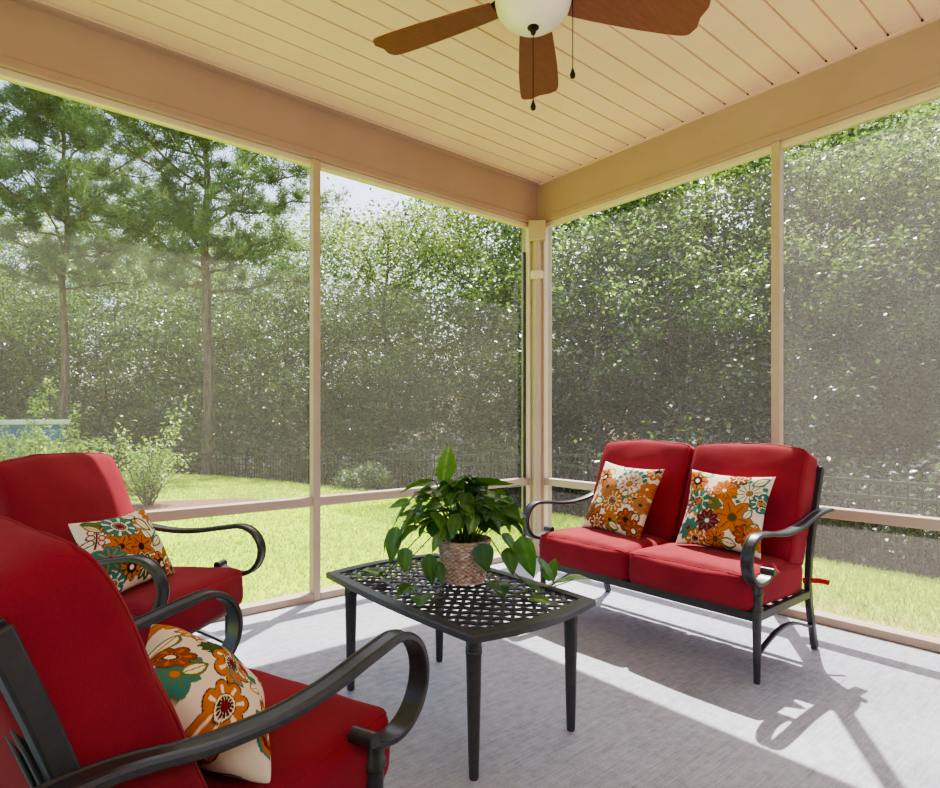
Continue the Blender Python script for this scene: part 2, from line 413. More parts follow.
for k in range(5):
    a = math.radians(41.7 + 72 * k); Rm = Matrix.Rotation(a, 4, 'Z') @ Matrix.Rotation(math.radians(-11), 4, 'X')
    xs = [.155, .19, .26, .36, .46, .56, .62, .65, .672, .684]
    hw = [.058, .064, .072, .08, .088, .092, .093, .092, .088, .08]
    top = []; n = len(xs)
    vs = []
    for z in (.004, -.004):
        for x, h in zip(xs, hw): vs += [(x, -h, z), (x, h, z)]
    # scalloped tip
    tip = [(.694, -.05), (.686, 0.0), (.698, .045)]
    b = len(vs)
    for z in (.004, -.004): vs += [(x, y, z) for x, y in tip]
    fs = [(2 * i, 2 * i + 2, 2 * i + 3, 2 * i + 1) for i in range(n - 1)] + [(2 * n + 2 * i, 2 * n + 2 * i + 1, 2 * n + 2 * i + 3, 2 * n + 2 * i + 2) for i in range(n - 1)]
    fs += [(2 * i, 2 * n + 2 * i, 2 * n + 2 * i + 2, 2 * i + 2) for i in range(n - 1)] + [(2 * i + 1, 2 * i + 3, 2 * n + 2 * i + 3, 2 * n + 2 * i + 1) for i in range(n - 1)]
    e0, e1 = 2 * n - 2, 2 * n - 1
    fs += [(e0, b, b + 1, b + 2, e1), (e0 + 2 * n, e1 + 2 * n, b + 5, b + 4, b + 3), (e0, e0 + 2 * n, b + 3, b), (b, b + 3, b + 4, b + 1), (b + 1, b + 4, b + 5, b + 2), (b + 2, b + 5, e1 + 2 * n, e1), (0, 1, 2 * n + 1, 2 * n)]
    mb = MB(); mb.add([Rm @ Vector(p) for p in vs], fs)
    bl = mb.build('blade', M['blade'], fan, ang=30)
    mb = MB(); Mk = Matrix.Rotation(a, 4, 'Z')
    mb.sweep([Mk @ Vector(p) for p in [(.09, 0, .03), (.13, 0, .02), (.17, 0, .006), (.24, 0, .006)]], [(-.028, -.003), (.028, -.003), (.028, .004), (-.028, .004)], side=Mk @ Vector((0, 1, 0)))
    mb.build('blade_bracket', M['fan_bronze'], bl, bevel=.002)
RX, RY = .771, -.637
def pull(ox, oy, z1, z0):
    mb = MB(); mb.tube([(ox, oy, z1), (ox, oy, z0 + .03)], .0018, 6); c = mb.build('pull_chain', M['fan_bronze'], fan)
    mb = MB(); mb.lathe([(.0, z0), (.009, z0 + .006), (.011, z0 + .016), (.006, z0 + .03), (.003, z0 + .04)], 12, (ox, oy, 0)); mb.build('pull_knob', M['fan_bronze'], c)
pull(0, 0, -.14, 2.304 - 2.72 - .015)
pull(.15 * RX, .15 * RY, .0, 2.425 - 2.72 - .015)

# ------------------------------------------------------------------ cushions and seating
def cushion_mesh(hx, hy, hz, r, cuts=16, seed=0, top=0, bot=0, front=0, back=0, side=0, arch=0, wrinkle=.003, fall=0):
    """boxed cushion; returns its mesh and a function that maps cube coordinates onto its surface (for the welts)"""
    bm = bmesh.new(); bmesh.ops.create_cube(bm, size=2)
    bmesh.ops.subdivide_edges(bm, edges=bm.edges[:], cuts=cuts, use_grid_fill=True)
    inner = Vector((hx - r, hy - r, hz - r)); s = Vector((seed * 3.1, seed * 1.7, seed * .9))
    def f(p, off=0):
        n = Vector([math.copysign(abs(c) ** .75, c) for c in p])
        q = Vector((n.x * hx, n.y * hy, n.z * hz))
        c = Vector([max(-i, min(i, k)) for k, i in zip(q, inner)])
        d = q - c
        if sum(abs(k) > 1e-6 for k in d) > 1: q = c + d.normalized() * (min(d.length, r) + off)
        bx, by, bz = 1 - n.x ** 2, 1 - n.y ** 2, 1 - n.z ** 2
        q.z += (top if n.z > 0 else -bot) * bx ** .6 * by ** .6 * abs(n.z) + arch * by * (1 if n.z > .3 else max(0, n.z / .3))
        q.x += (front if n.x > 0 else -back) * by * bz * abs(n.x)
        q.y += side * math.copysign(1, n.y) * bx ** .6 * bz ** .6 * abs(n.y)
        if fall: t = max(0, (q.z - .1) / .2); q.x -= fall * t * t * (1 if q.x > 0 else .2)
        q += Vector((noise.noise(q * 7 + s), noise.noise(q * 7 + s + Vector((9, 0, 0))), noise.noise(q * 7 + s + Vector((0, 9, 0))))) * wrinkle * 1.6
        q += (Vector((noise.noise(q * 19 + s), noise.noise(q * 19 + s * 2), noise.noise(q * 19 - s)))) * wrinkle * .7
        # gathers along the crown seam
        q.z += .0022 * math.sin(q.y * 70 + 4 * math.sin(q.y * 9 + seed)) * max(0, n.z) ** 6 * max(0, n.x)
        return q
    for v in bm.verts: v.co = f(v.co)
    me = bpy.data.meshes.new('cushion'); bm.to_mesh(me); bm.free()
    return me, f
def welt(f, axis, sides, Mx, parent):
    mb = MB(); n = 22
    for sd in sides:
        loop = [(-1 + 2 * k / n, -1) for k in range(n)] + [(1, -1 + 2 * k / n) for k in range(n)] + [(1 - 2 * k / n, 1) for k in range(n)] + [(-1, 1 - 2 * k / n) for k in range(n)]
        loop.append(loop[0])
        mb.tube([Mx @ f((sd, a, b) if axis == 0 else (a, b, sd), -.0012) for a, b in loop], .0034, 6)
    mb.build('piping', M['red'], parent, ang=180)

def place_mesh(me, Mx): me.transform(Mx); return me

ARM_PROF = [(-.026, -.006), (-.023, -.009), (.023, -.009), (.026, -.006), (.026, .003), (.022, .008), (.016, .0095), (.013, .0065), (-.013, .0065), (-.016, .0095), (-.022, .008), (-.026, .003)]
def arm(y, sgn, root, big=False):
    pts = []
    ctrl = [(-.385, .676), (-.33, .675), (-.25, .662), (-.12, .628), (.02, .612), (.14, .616), (.24, .631)]
    for i in range(len(ctrl) - 1):
        for k in range(4):
            t = k / 4; p0 = ctrl[max(i - 1, 0)]; p1 = ctrl[i]; p2 = ctrl[i + 1]; p3 = ctrl[min(i + 2, len(ctrl) - 1)]
            f = lambda a: .5 * (2 * p1[a] + (p2[a] - p0[a]) * t + (2 * p0[a] - 5 * p1[a] + 4 * p2[a] - p3[a]) * t * t + (-p0[a] + 3 * p1[a] - 3 * p2[a] + p3[a]) * t ** 3)
            pts.append((f(0), f(1)))
    cx, cz, r = (.337, .536, .107) if big else (.322, .533, .102)
    for k in range(25):
        a = math.radians(96 - k * 8.0)
        rr = r * (1 if a > -1.2 else 1)
        pts.append((cx + rr * math.cos(a), cz + rr * math.sin(a)))
    # tail runs back from the scroll bottom and lifts into a rolled end
    pts += [(cx - .045, .436), (cx - .072, .446), (cx - .094, .463)]
    path = []
    for x, z in pts:
        fl = .02 * max(0, (-.05 - x) / .36) ** 1.7
        path.append((x, y + sgn * fl, z))
    mb = MB(); mb.sweep(path, ARM_PROF, side=(0, 1, 0))
    o = mb.build('arm', M['bronze'], root, ang=24)
    mb = MB(); q = [(cx - .095, y - .029, .468), (cx - .095, y + .029, .468)]
    mb.tube(q, .0155, 14); mb.build('rolled_end', M['bronze'], o)
    return o
LEG = [(.0, 0), (.012, .0), (.0135, .01), (.0155, .12), (.019, .27), (.0205, .30), (.0245, .305), (.0245, .315), (.021, .322), (.0225, .36), (.0225, .372), (.027, .378), (.027, .39), (.0235, .397), (.0235, .415), (.018, .430)]
def seating(root, hw, ncush, seed, strap=False):
    """front +X, legs at y = +-hw; ncush seat and back cushions side by side."""
    for s in (-1, 1):
        mb = MB(); mb.lathe(LEG, 18, (.295, s * hw, 0)); mb.build('front_leg', M['bronze'], root)
        arm(s * (hw + .018), s, root, ncush == 1)
        path = [(-.315, 0), (-.285, .1), (-.25, .22), (-.235, .33), (-.25, .45), (-.29, .6), (-.345, .76), (-.39, .88)]
        mb = MB(); mb.sweep([(x, s * hw, z) for x, z in path], [(-.014, -.016), (.014, -.016), (.014, .016), (-.014, .016)], side=(0, 1, 0))
        mb.build('back_post', M['bronze'], root, bevel=.004)
        mb = MB(); path = [(.29 - .565 * t, .12 + .065 * math.sin(PI * min(1, t * 1.05)) - .0 * t) for t in [k / 14 for k in range(15)]]
        mb.sweep([(x, s * hw, z) for x, z in path], [(-.011, -.006), (.011, -.006), (.011, .006), (-.011, .006)], side=(0, 1, 0)); mb.build('stretcher', M['bronze'], root, bevel=.002)
        mb = MB(); mb.box(-.24, .29, s * hw - .012, s * hw + .012, .262, .299); mb.build('side_rail', M['bronze'], root, bevel=.003)
    mb = MB(); mb.box(.283, .307, -hw, hw, .259, .299); mb.build('front_rail', M['bronze'], root, bevel=.003)
    mb = MB(); mb.box(-.245, -.222, -hw, hw, .262, .299); mb.build('rear_rail', M['bronze'], root, bevel=.003)
    mb = MB()
    for k in range(5): mb.box(-.15 + k * .095, -.115 + k * .095, -hw, hw, .289, .295)
    mb.build('seat_support', M['bronze'], root)
    # back frame: top rail and crossing curved bars
    mb = MB(); mb.sweep([(-.389 - .012 * math.sin(PI * t), -hw + 2 * hw * t, .875 + .03 * math.sin(PI * t)) for t in [k / 16 for k in range(17)]], [(-.014, -.012), (.014, -.012), (.014, .012), (-.014, .012)], side=(1, 0, .25))
    for u in range(ncush):
        yc = (u - (ncush - 1) / 2) * 2 * hw / ncush; bw = hw / ncush
        for sg in (-1, 1):
            for off in (-.022, .022):
                path = []
                for k in range(15):
                    t = k / 14
                    yy = yc + sg * (bw * .86 * math.cos(PI * t) * (1 - .18 * math.sin(PI * t))) + off * math.sin(PI * t)
                    zz = .38 + .48 * t
                    path.append((-.238 - .275 * (zz - .33) + .002 * sg, yy, zz))
                mb.sweep(path, [(-.006, -.004), (.006, -.004), (.006, .004), (-.006, .004)], side=(0, 1, 0))
        for sg in (-1, 1):                      # bowed pair beside each post
            for off in (0, .03):
                path = []
                for k in range(13):
                    t = k / 12; zz = .36 + .52 * t
                    path.append((-.236 - .275 * (zz - .33) - .003, yc + sg * (bw * .97 - off - .16 * (2 * t - 1) ** 2), zz))
                mb.sweep(path, [(-.006, -.004), (.006, -.004), (.006, .004), (-.006, .004)], side=(0, 1, 0))
    mb.build('back_frame', M['bronze'], root, bevel=.002)
    cw = (2 * hw - .014) / ncush
    for u in range(ncush):
        yc = (u - (ncush - 1) / 2) * cw
        me, f = cushion_mesh(.285 if ncush > 1 else .30, cw / 2 - .002, .082, .038, seed=seed + u, top=.028, bot=.002, front=.022, side=.012)
        Mx = Matrix.Translation((.070 if ncush > 1 else .088, yc, .375)) @ Matrix.Rotation(math.radians(-2), 4, 'Y')
        me.transform(Mx)
        c = finish(me, 'seat_cushion', M['red'], root, ang=180)
        c.modifiers.new('s', 'SUBSURF').render_levels = 1
        welt(f, 2, (1, -1), Mx, c)
        if strap and u == ncush - 1:
            mb = MB(); mb.sweep([(-.215, yc + cw / 2 - .01, .345), (-.25, yc + cw / 2 + .05, .35), (-.28, yc + cw / 2 + .085, .342)], [(-.002, -.012), (.002, -.012), (.002, .012), (-.002, .012)], side=(1, 0, 0)); mb.build('tie_strap', M['red_strap'], c)
        me, f = cushion_mesh(.085, cw / 2 - .003, .285, .036, seed=seed + 5 + u, front=.03, back=.004, side=.004, arch=.026, wrinkle=.0035, fall=.02)
        Mx = Matrix.Translation((-.235, yc, .690) if ncush > 1 else (-.238, yc, .678)) @ Matrix.Rotation(math.radians(-20 if ncush > 1 else -22), 4, 'Y')
        me.transform(Mx)
        c = finish(me, 'back_cushion', M['red'], root, ang=180)
        c.modifiers.new('s', 'SUBSURF').render_levels = 1
        welt(f, 0, (1, -1), Mx, c)

love = empty('loveseat', 'two-seat red cushioned loveseat with dark metal frame against the right screen', 'loveseat', loc=(-.7075, -1.638, 0), rz=PI)
seating(love, .618, 2, 3, strap=True)
ch2 = empty('patio_chair', 'nearest red cushioned metal armchair, its back to the viewer', 'armchair', loc=(-3.275, -2.135, 0), rz=math.radians(21), group='red cushioned armchairs')
seating(ch2, .30, 1, 11)
ch1 = copy_tree(ch2); ch1.location = (-3.103, -.665, 0); ch1.rotation_euler = (0, 0, math.radians(-50))
ch1['label'] = 'red cushioned metal armchair beside the left screen, farther than the other armchair'

# ------------------------------------------------------------------ printed pillows
PAL = dict(bg=(226, 212, 194), org=(188, 112, 46), rust=(142, 70, 36), teal=(58, 120, 112), olive=(98, 112, 56), brown=(58, 28, 26), mar=(116, 32, 40), cream=(238, 222, 190), blush=(222, 184, 160), moss=(66, 88, 44))
PAL = {k: np.array(S(*v)[:3]) for k, v in PAL.items()}
def paint(n, items):
    u, v = np.meshgrid(np.linspace(-1, 1, n), np.linspace(-1, 1, n), indexing='ij')
    img = np.empty((n, n, 3)); img[:] = PAL['bg']
    def put(mask, c): img[mask] = PAL[c]
    for it in items:
        k = it[0]
        if k == 'flower':
            _, cx, cy, r, np_, pc, ic, cc, rot = it
            du, dv = u - cx, v - cy; rr = np.hypot(du, dv) / r; th = np.arctan2(dv, du) + rot
            pet = .72 + .28 * np.abs(np.cos(np_ * th / 2)) ** .7
            put(rr < pet + .06, 'brown'); put(rr < pet, pc)
            vein = np.abs(np.cos(np_ * th / 2)) > .93
            put((rr < pet * .82) & (rr > .38) & vein, ic)
            put((rr < .46), 'brown'); put(rr < .42, ic)
            put((rr < .36) & (np.abs(np.sin(np_ * th)) > .35), 'brown'); put(rr < .2, cc)
        elif k == 'daisy':
            _, cx, cy, r, np_, pc, oc, cc, rot = it
            du, dv = u - cx, v - cy; rr = np.hypot(du, dv) / r; th = np.arctan2(dv, du) + rot
            ph = (th * np_ / (2 * PI)) % 1 - .5
            wd = np.abs(ph) * 2 * PI / np_ * rr
            lim = .26 * np.sin(np.clip((rr - .12) / .88, 0, 1) * PI) ** .7
            put((rr < 1.04) & (wd < lim + .05), oc); put((rr < .96) & (wd < lim), pc)
            put((rr < .75) & (rr > .3) & (wd < .035), oc)
            put(rr < .24, oc); put(rr < .17, cc)
        elif k == 'leaf':
            _, cx, cy, ang, ln, wdt, c, ic = it
            du, dv = u - cx, v - cy; ca, sa = math.cos(ang), math.sin(ang)
            a = (du * ca + dv * sa) / ln; bb = np.abs(-du * sa + dv * ca) / wdt
            sh = np.sin(np.clip(a, 0, 1) * PI) ** .8
            put((a > 0) & (a < 1) & (bb < sh), c); put((a > .12) & (a < .88) & (bb < sh - .35), ic)
            put((a > 0.05) & (a < .95) & (bb < .07), c)
        elif k == 'sprig':
            _, cx, cy, ang, ln, c = it
            du, dv = u - cx, v - cy; ca, sa = math.cos(ang), math.sin(ang)
            a = (du * ca + dv * sa) / ln; bb = (-du * sa + dv * ca) / ln
            put((a > 0) & (a < 1) & (np.abs(bb) < .025), c)
            for i in range(5):
                for sg in (-1, 1):
                    x0 = .15 + i * .18
                    e = ((a - x0 - .07) / .1) ** 2 + ((bb - sg * .13) / .1) ** 2
                    put((e < 1) & (e > .45), c)
        elif k == 'dots':
            _, cx, cy, r, n2, c = it
            for i in range(n2):
                a = 2 * PI * i / n2
                put(np.hypot(u - cx - r * math.cos(a), v - cy - r * math.sin(a)) < r * .16, c)
    return img
def pillow_mesh(w, h, t, n, img_f, img_b):
    lin = np.linspace(-1, 1, n); u, v = np.meshgrid(lin, lin, indexing='ij')
    X = u * w / 2 * (1 - .11 * (1 - v ** 2)); Z = v * h / 2 * (1 - .11 * (1 - u ** 2))
    T = t / 2 * (np.clip(1 - u ** 2, 0, 1) * np.clip(1 - v ** 2, 0, 1)) ** .42
    T = T * (1 + .06 * np.sin(u * 5 + v * 3) + .05 * np.sin(v * 7 - u * 2))
    Vf = np.stack([X, T, Z], -1).reshape(-1, 3); Vb = np.stack([X, -T, Z], -1).reshape(-1, 3)
    idx = np.arange(n * n).reshape(n, n)
    q = np.stack([idx[:-1, :-1], idx[1:, :-1], idx[1:, 1:], idx[:-1, 1:]], -1).reshape(-1, 4)
    F = np.vstack([q[:, ::-1], q + n * n])
    me = np_mesh('throw_pillow', np.vstack([Vf, Vb]), F, {'print': np.vstack([img_f.reshape(-1, 3), img_b.reshape(-1, 3)])})
    bm = bmesh.new(); bm.from_mesh(me); bmesh.ops.remove_doubles(bm, verts=bm.verts, dist=1e-5); bm.to_mesh(me); bm.free()
    return me
fl_a = [('leaf', -.5, .2, 2.2, .5, .14, 'olive', 'cream'), ('daisy', -.42, .5, .5, 12, 'blush', 'teal', 'org', 0), ('dots', -.42, .5, .5, 16, 'teal'), ('dots', -.42, .5, .24, 8, 'rust'), ('flower', .0, -.22, .44, 12, 'org', 'cream', 'rust', .2),
        ('leaf', .1, .1, .9, .3, .1, 'teal', 'teal'), ('leaf', -.3, .05, 2.6, .3, .12, 'olive', 'cream'), ('daisy', .38, .25, .42, 10, 'org', 'teal', 'mar', .2), ('flower', .75, .6, .32, 8, 'org', 'brown', 'cream', 0), ('flower', -.72, -.7, .36, 7, 'rust', 'org', 'brown', .5),
        ('leaf', .35, -.3, .1, .5, .16, 'olive', 'cream'), ('leaf', .4, -.45, -1.1, .5, .14, 'rust', 'org'), ('leaf', -.45, -.25, 2.2, .35, .13, 'olive', 'blush'), ('daisy', -.1, -.88, .36, 9, 'org', 'moss', 'brown', 0), ('leaf', .35, .8, .3, .4, .12, 'org', 'cream'), ('flower', -.85, .0, .26, 8, 'org', 'cream', 'brown', 0), ('sprig', .9, -.9, 1.9, .6, 'rust'), ('leaf', .75, .0, -1.2, .4, .1, 'org', 'rust')]
fl_b = [('daisy', -.75, .55, .42, 12, 'cream', 'teal', 'org', 0), ('dots', -.75, .55, .4, 14, 'teal'), ('daisy', -.05, .55, .4, 10, 'org', 'rust', 'cream', .1), ('sprig', .15, .1, .7, .85, 'mar'), ('leaf', -.1, .02, .15, .65, .2, 'olive', 'olive'), ('daisy', -.42, -.28, .62, 6, 'org', 'rust', 'moss', .4), ('flower', .72, .1, .44, 8, 'teal', 'cream', 'org', .1), ('dots', .72, .1, .42, 8, 'org'),
        ('daisy', .3, -.5, .38, 9, 'mar', 'teal', 'cream', 0), ('leaf', .55, -.2, .9, .3, .1, 'olive', 'teal'), ('flower', .9, .8, .35, 8, 'org', 'brown', 'cream', 0), ('flower', -.85, -.75, .34, 9, 'rust', 'org', 'brown', 0), ('leaf', -.2, -.75, -.3, .5, .14, 'org', 'cream'), ('daisy', .85, -.75, .34, 8, 'teal', 'olive', 'mar', 0), ('leaf', -.95, .05, -1, .4, .12, 'teal', 'cream')]
fl_c = [('sprig', -.9, .6, -.5, .0001, 'teal'), ('leaf', -.75, .3, 2.0, .55, .16, 'moss', 'cream'), ('leaf', -.62, .28, 1.0, .6, .17, 'moss', 'cream'), ('leaf', -.4, -.05, 1.3, .5, .13, 'moss', 'cream'), ('leaf', -.8, .1, -.6, .5, .13, 'olive', 'cream'), ('leaf', -.2, -.1, .7, .4, .12, 'olive', 'cream'), ('leaf', -.95, .35, -.55, 1.2, .03, 'teal', 'teal'),
        ('flower', .22, .62, .42, 8, 'teal', 'cream', 'mar', .2), ('dots', .22, .62, .46, 12, 'org'), ('daisy', -.02, -.1, .44, 7, 'org', 'mar', 'brown', .3), ('daisy', .5, .05, .36, 7, 'org', 'mar', 'brown', 0), ('sprig', .95, .2, 2.0, .7, 'mar'), ('daisy', .8, -.15, .36, 9, 'teal', 'org', 'brown', 0), ('daisy', .05, -.62, .36, 10, 'moss', 'cream', 'brown', 0), ('flower', -.45, -.72, .36, 8, 'org', 'brown', 'cream', 0), ('flower', .45, -.55, .3, 8, 'org', 'brown', 'cream', 0), ('leaf', .9, .9, 3.6, .4, .16, 'moss', 'olive'), ('leaf', -.95, -.2, -.8, .5, .12, 'rust', 'org')]
SHR = lambda L, k: [tuple([t[0], t[1] * k, t[2] * k] + [q * k if (i == 0 and t[0] != 'leaf' and t[0] != 'sprig') or (i in (1, 2) and t[0] == 'leaf') or (i == 1 and t[0] == 'sprig') else q for i, q in enumerate(t[3:])]) for t in L]
fl_d = [('daisy', .0, .55, .42, 9, 'cream', 'brown', 'olive', 0), ('daisy', .12, .62, .3, 9, 'moss', 'moss', 'moss', .3), ('flower', -.3, .1, .46, 7, 'org', 'cream', 'mar', .1), ('dots', -.3, .12, .2, 9, 'olive'), ('flower', .42, .12, .5, 6, 'org', 'cream', 'mar', .4), ('dots', .36, .2, .2, 9, 'moss'), ('leaf', .0, -.2, -.9, .5, .12, 'olive', 'teal'), ('leaf', -.6, -.3, -.4, .55, .16, 'org', 'mar'), ('leaf', .05, -.5, .3, .5, .12, 'olive', 'cream'), ('leaf', -.3, -.75, .5, .55, .16, 'teal', 'teal'), ('leaf', .35, -.72, .6, .45, .16, 'org', 'cream'), ('leaf', .8, -.3, 2, .55, .12, 'teal', 'org'), ('leaf', .62, -.9, .1, .35, .14, 'org', 'olive'), ('flower', -.7, .75, .4, 8, 'rust', 'org', 'cream', 0), ('leaf', .6, .8, .2, .45, .13, 'teal', 'olive'), ('leaf', -.9, .2, -1.2, .5, .14, 'teal', 'rust'), ('leaf', .3, -.95, .1, .4, .1, 'olive', 'org')]
def pillow(label, fl, size, t, base, rz, lean, yaw, roll, loc):
    """local +Y is the printed front; loc / lean are in the frame of the seat it sits on (front +X)."""
    n = 190
    img = paint(n, fl)
    me = pillow_mesh(size[0], size[1], t, n, img, img)
    o = finish(me, 'throw_pillow', M['floral'], None, ang=180)
    tag(o, label, 'pillow', 'floral throw pillows')
    A = Matrix.Translation(base) @ Matrix.Rotation(rz, 4, 'Z')
    L = Matrix.Translation(loc) @ Matrix.Rotation(yaw, 4, 'Z') @ Matrix.Rotation(lean, 4, 'Y') @ Matrix.Rotation(-PI / 2, 4, 'Z') @ Matrix.Rotation(roll, 4, 'Y')
    o.matrix_world = A @ L
    return o
D = math.radians
# in the seat frame: local +X forward; a pillow's right side (from the front) is +Y
fl_a = SHR(fl_a, .84) + [('flower', -.9, .9, .26, 8, 'org', 'cream', 'brown', 0), ('leaf', .9, -.2, 1.8, .4, .13, 'olive', 'cream'), ('daisy', .8, -.55, .3, 9, 'rust', 'teal', 'org', 0), ('leaf', -.2, .9, .2, .4, .12, 'teal', 'cream'), ('daisy', -.9, .35, .22, 8, 'org', 'rust', 'cream', 0), ('flower', .4, -.85, .26, 8, 'rust', 'cream', 'org', 0), ('leaf', -.9, -.3, -1.2, .35, .12, 'moss', 'blush'), ('flower', -.85, -.8, .28, 8, 'rust', 'org', 'cream', 0), ('daisy', -.9, -.1, .24, 9, 'org', 'teal', 'mar', 0), ('leaf', -.4, -.9, .2, .4, .12, 'olive', 'cream'), ('flower', .92, .45, .24, 8, 'org', 'cream', 'brown', 0)]
fl_b = SHR(fl_b, .84) + [('leaf', .35, .9, .1, .4, .12, 'olive', 'cream'), ('flower', -.3, .9, .24, 8, 'rust', 'cream', 'org', 0), ('leaf', -.95, .9, -.6, .4, .12, 'teal', 'cream'), ('sprig', .95, -.4, 1.9, .6, 'mar'), ('daisy', .0, -.85, .28, 9, 'org', 'brown', 'moss', 0), ('leaf', -.95, -.25, -1, .4, .13, 'olive', 'blush'), ('flower', .5, -.88, .24, 8, 'org', 'cream', 'mar', 0), ('daisy', -.92, -.6, .28, 9, 'org', 'rust', 'cream', 0), ('flower', -.93, .25, .24, 8, 'teal', 'cream', 'org', 0), ('leaf', -.5, -.9, .1, .4, .12, 'olive', 'cream'), ('leaf', .95, .3, 1.2, .4, .12, 'teal', 'cream')]
fl_c = fl_c + [('daisy', -.85, .8, .26, 8, 'org', 'rust', 'cream', 0), ('leaf', -.4, .8, .3, .4, .13, 'moss', 'cream'), ('leaf', -.9, -.5, -.5, .5, .14, 'olive', 'cream'), ('flower', .9, -.75, .3, 8, 'teal', 'cream', 'org', 0), ('leaf', .65, .55, .9, .4, .1, 'olive', 'blush'), ('flower', -.8, -.85, .28, 8, 'org', 'cream', 'mar', 0)]
pillow('square floral throw pillow on the loveseat cushion nearest the corner post', fl_a, (.43, .43), .15, love.location, PI, D(-26), D(-4), D(-3), (.0, -.285, .660))
pillow('square floral throw pillow on the loveseat cushion beside the front metal scroll arm', fl_b, (.41, .41), .15, love.location, PI, D(-26), D(8), D(-2), (-.005, .32, .664))
pillow('floral throw pillow with teal leaves on the armchair beside the left screen', fl_c, (.37, .31), .14, ch1.location, D(-50), D(-30), D(0), D(0), (.115, -.10, .612))
fl_d = SHR(fl_d, .66) + [('flower', -.85, -.3, .3, 8, 'org', 'cream', 'mar', 0), ('daisy', .82, .7, .3, 9, 'teal', 'olive', 'org', 0), ('flower', .85, -.05, .3, 7, 'org', 'cream', 'mar', .3), ('leaf', .7, -.45, -1.2, .5, .14, 'teal', 'teal'), ('leaf', .85, -.6, -2.0, .4, .14, 'org', 'mar'), ('daisy', -.8, .8, .3, 8, 'org', 'rust', 'cream', 0), ('leaf', -.2, .85, .4, .5, .13, 'olive', 'cream'), ('leaf', -.85, -.75, .5, .5, .14, 'teal', 'cream'), ('leaf', .2, -.85, .2, .4, .13, 'org', 'olive'), ('daisy', -.55, -.05, .26, 8, 'teal', 'olive', 'mar', 0), ('flower', .45, .85, .28, 7, 'rust', 'org', 'cream', 0), ('flower', .55, -.8, .26, 8, 'org', 'cream', 'brown', 0), ('flower', -.45, -.8, .26, 8, 'rust', 'cream', 'org', 0), ('flower', -.35, .62, .26, 8, 'org', 'cream', 'moss', 0), ('leaf', -.95, .3, -.8, .4, .13, 'moss', 'cream'), ('leaf', .5, .4, .7, .4, .12, 'olive', 'cream')]
pillow('floral throw pillow with large orange blooms on the nearest armchair', fl_d, (.36, .29), .16, ch2.location, D(21), D(-46), D(-34), D(-4), (.035, -.095, .587))

# ------------------------------------------------------------------ coffee table
tx, ty, tz = -2.127, -1.586, .474
tab = empty('coffee_table', 'dark metal coffee table with pierced lattice top in the middle of the porch', 'table', loc=(tx, ty, 0))
HX, HY = .288, .482
def outline(ix, iy, bowx, bowy, n=14):
    pts = []
    for k in range(n): t = k / n; pts.append((-ix + 2 * ix * t, -iy - bowy * math.sin(PI * t)))
    for k in range(n): t = k / n; pts.append((ix + bowx * math.sin(PI * t), -iy + 2 * iy * t))
    for k in range(n): t = k / n; pts.append((ix - 2 * ix * t, iy + bowy * math.sin(PI * t)))
    for k in range(n): t = k / n; pts.append((-ix - bowx * math.sin(PI * t), iy - 2 * iy * t))
    return pts
oo = outline(HX, HY, .018, .045); ii = outline(HX - .038, HY - .044, .015, .037)
n = len(oo); vs = []
zs = [(oo, tz - .022, 0), (oo, tz - .004, 0), ([(x * .99, y * .993) for x, y in oo], tz, 0), (ii, tz, 0), (ii, tz - .016, 0)]
for pl, z, _ in zs: vs += [(x, y, z) for x, y in pl]
fs = []
for l in range(5):
    l2 = (l + 1) % 5
    for k in range(n):
        k2 = (k + 1) % n; fs.append((l * n + k, l * n + k2, l2 * n + k2, l2 * n + k))
mb = MB(); mb.add(vs, fs); mb.build('table_rim', M['bronze_tab'], tab, ang=25)
# woven lattice: pairs of strips crossing at 45 degrees, clipped to the inner outline
def inside(x, y):
    hx, hy = HX - .036, HY - .042
    return abs(x) <= hx + .014 * math.cos(min(1, abs(y) / hy) * PI / 2) and abs(y) <= hy + .034 * math.cos(min(1, abs(x) / hx) * PI / 2)
mb = MB()
def strip(ang, off, hw, amp, ph, wl):
    ca, sa = math.cos(ang), math.sin(ang); L = []; tt = -.8
    while tt <= .8:
        x, y = tt * ca - off * sa, tt * sa + off * ca
        if inside(x, y): L.append((x, y, tt))
        tt += wl / 4
    if len(L) < 2: return
    mb.sweep([(x, y, tz - .009 + amp * math.cos(PI * t / wl + ph)) for x, y, t in L], [(-hw, -.0025), (hw, -.0025), (hw, .0025), (-hw, .0025)], side=(-sa, ca, 0))
for i in range(-22, 23): strip(D(45), i * .036, .0068, .002, PI * (i % 2), .05)
for i in range(-16, 17):
    for o2 in (-.0072, .0072): strip(D(-45), i * .05 + o2, .0052, .002, PI * ((i + 1) % 2), .036)
mb.build('lattice_top', M['bronze_tab'], tab, ang=50)
for (x, y) in ((-.228, -.417), (.228, -.417), (-.228, .375), (.228, .375)):
    mb = MB()
    mb.lathe([(.0, 0), (.0135, 0), (.0155, .008), (.0185, .12), (.0235, .33), (.0248, .388), (.0268, .392), (.0268, .398), (.0250, .401), (.0268, .404), (.0268, .410), (.0250, .414), (.0255, .455)], 20, (x, y, 0))
    mb.build('leg', M['bronze_tab'], tab)

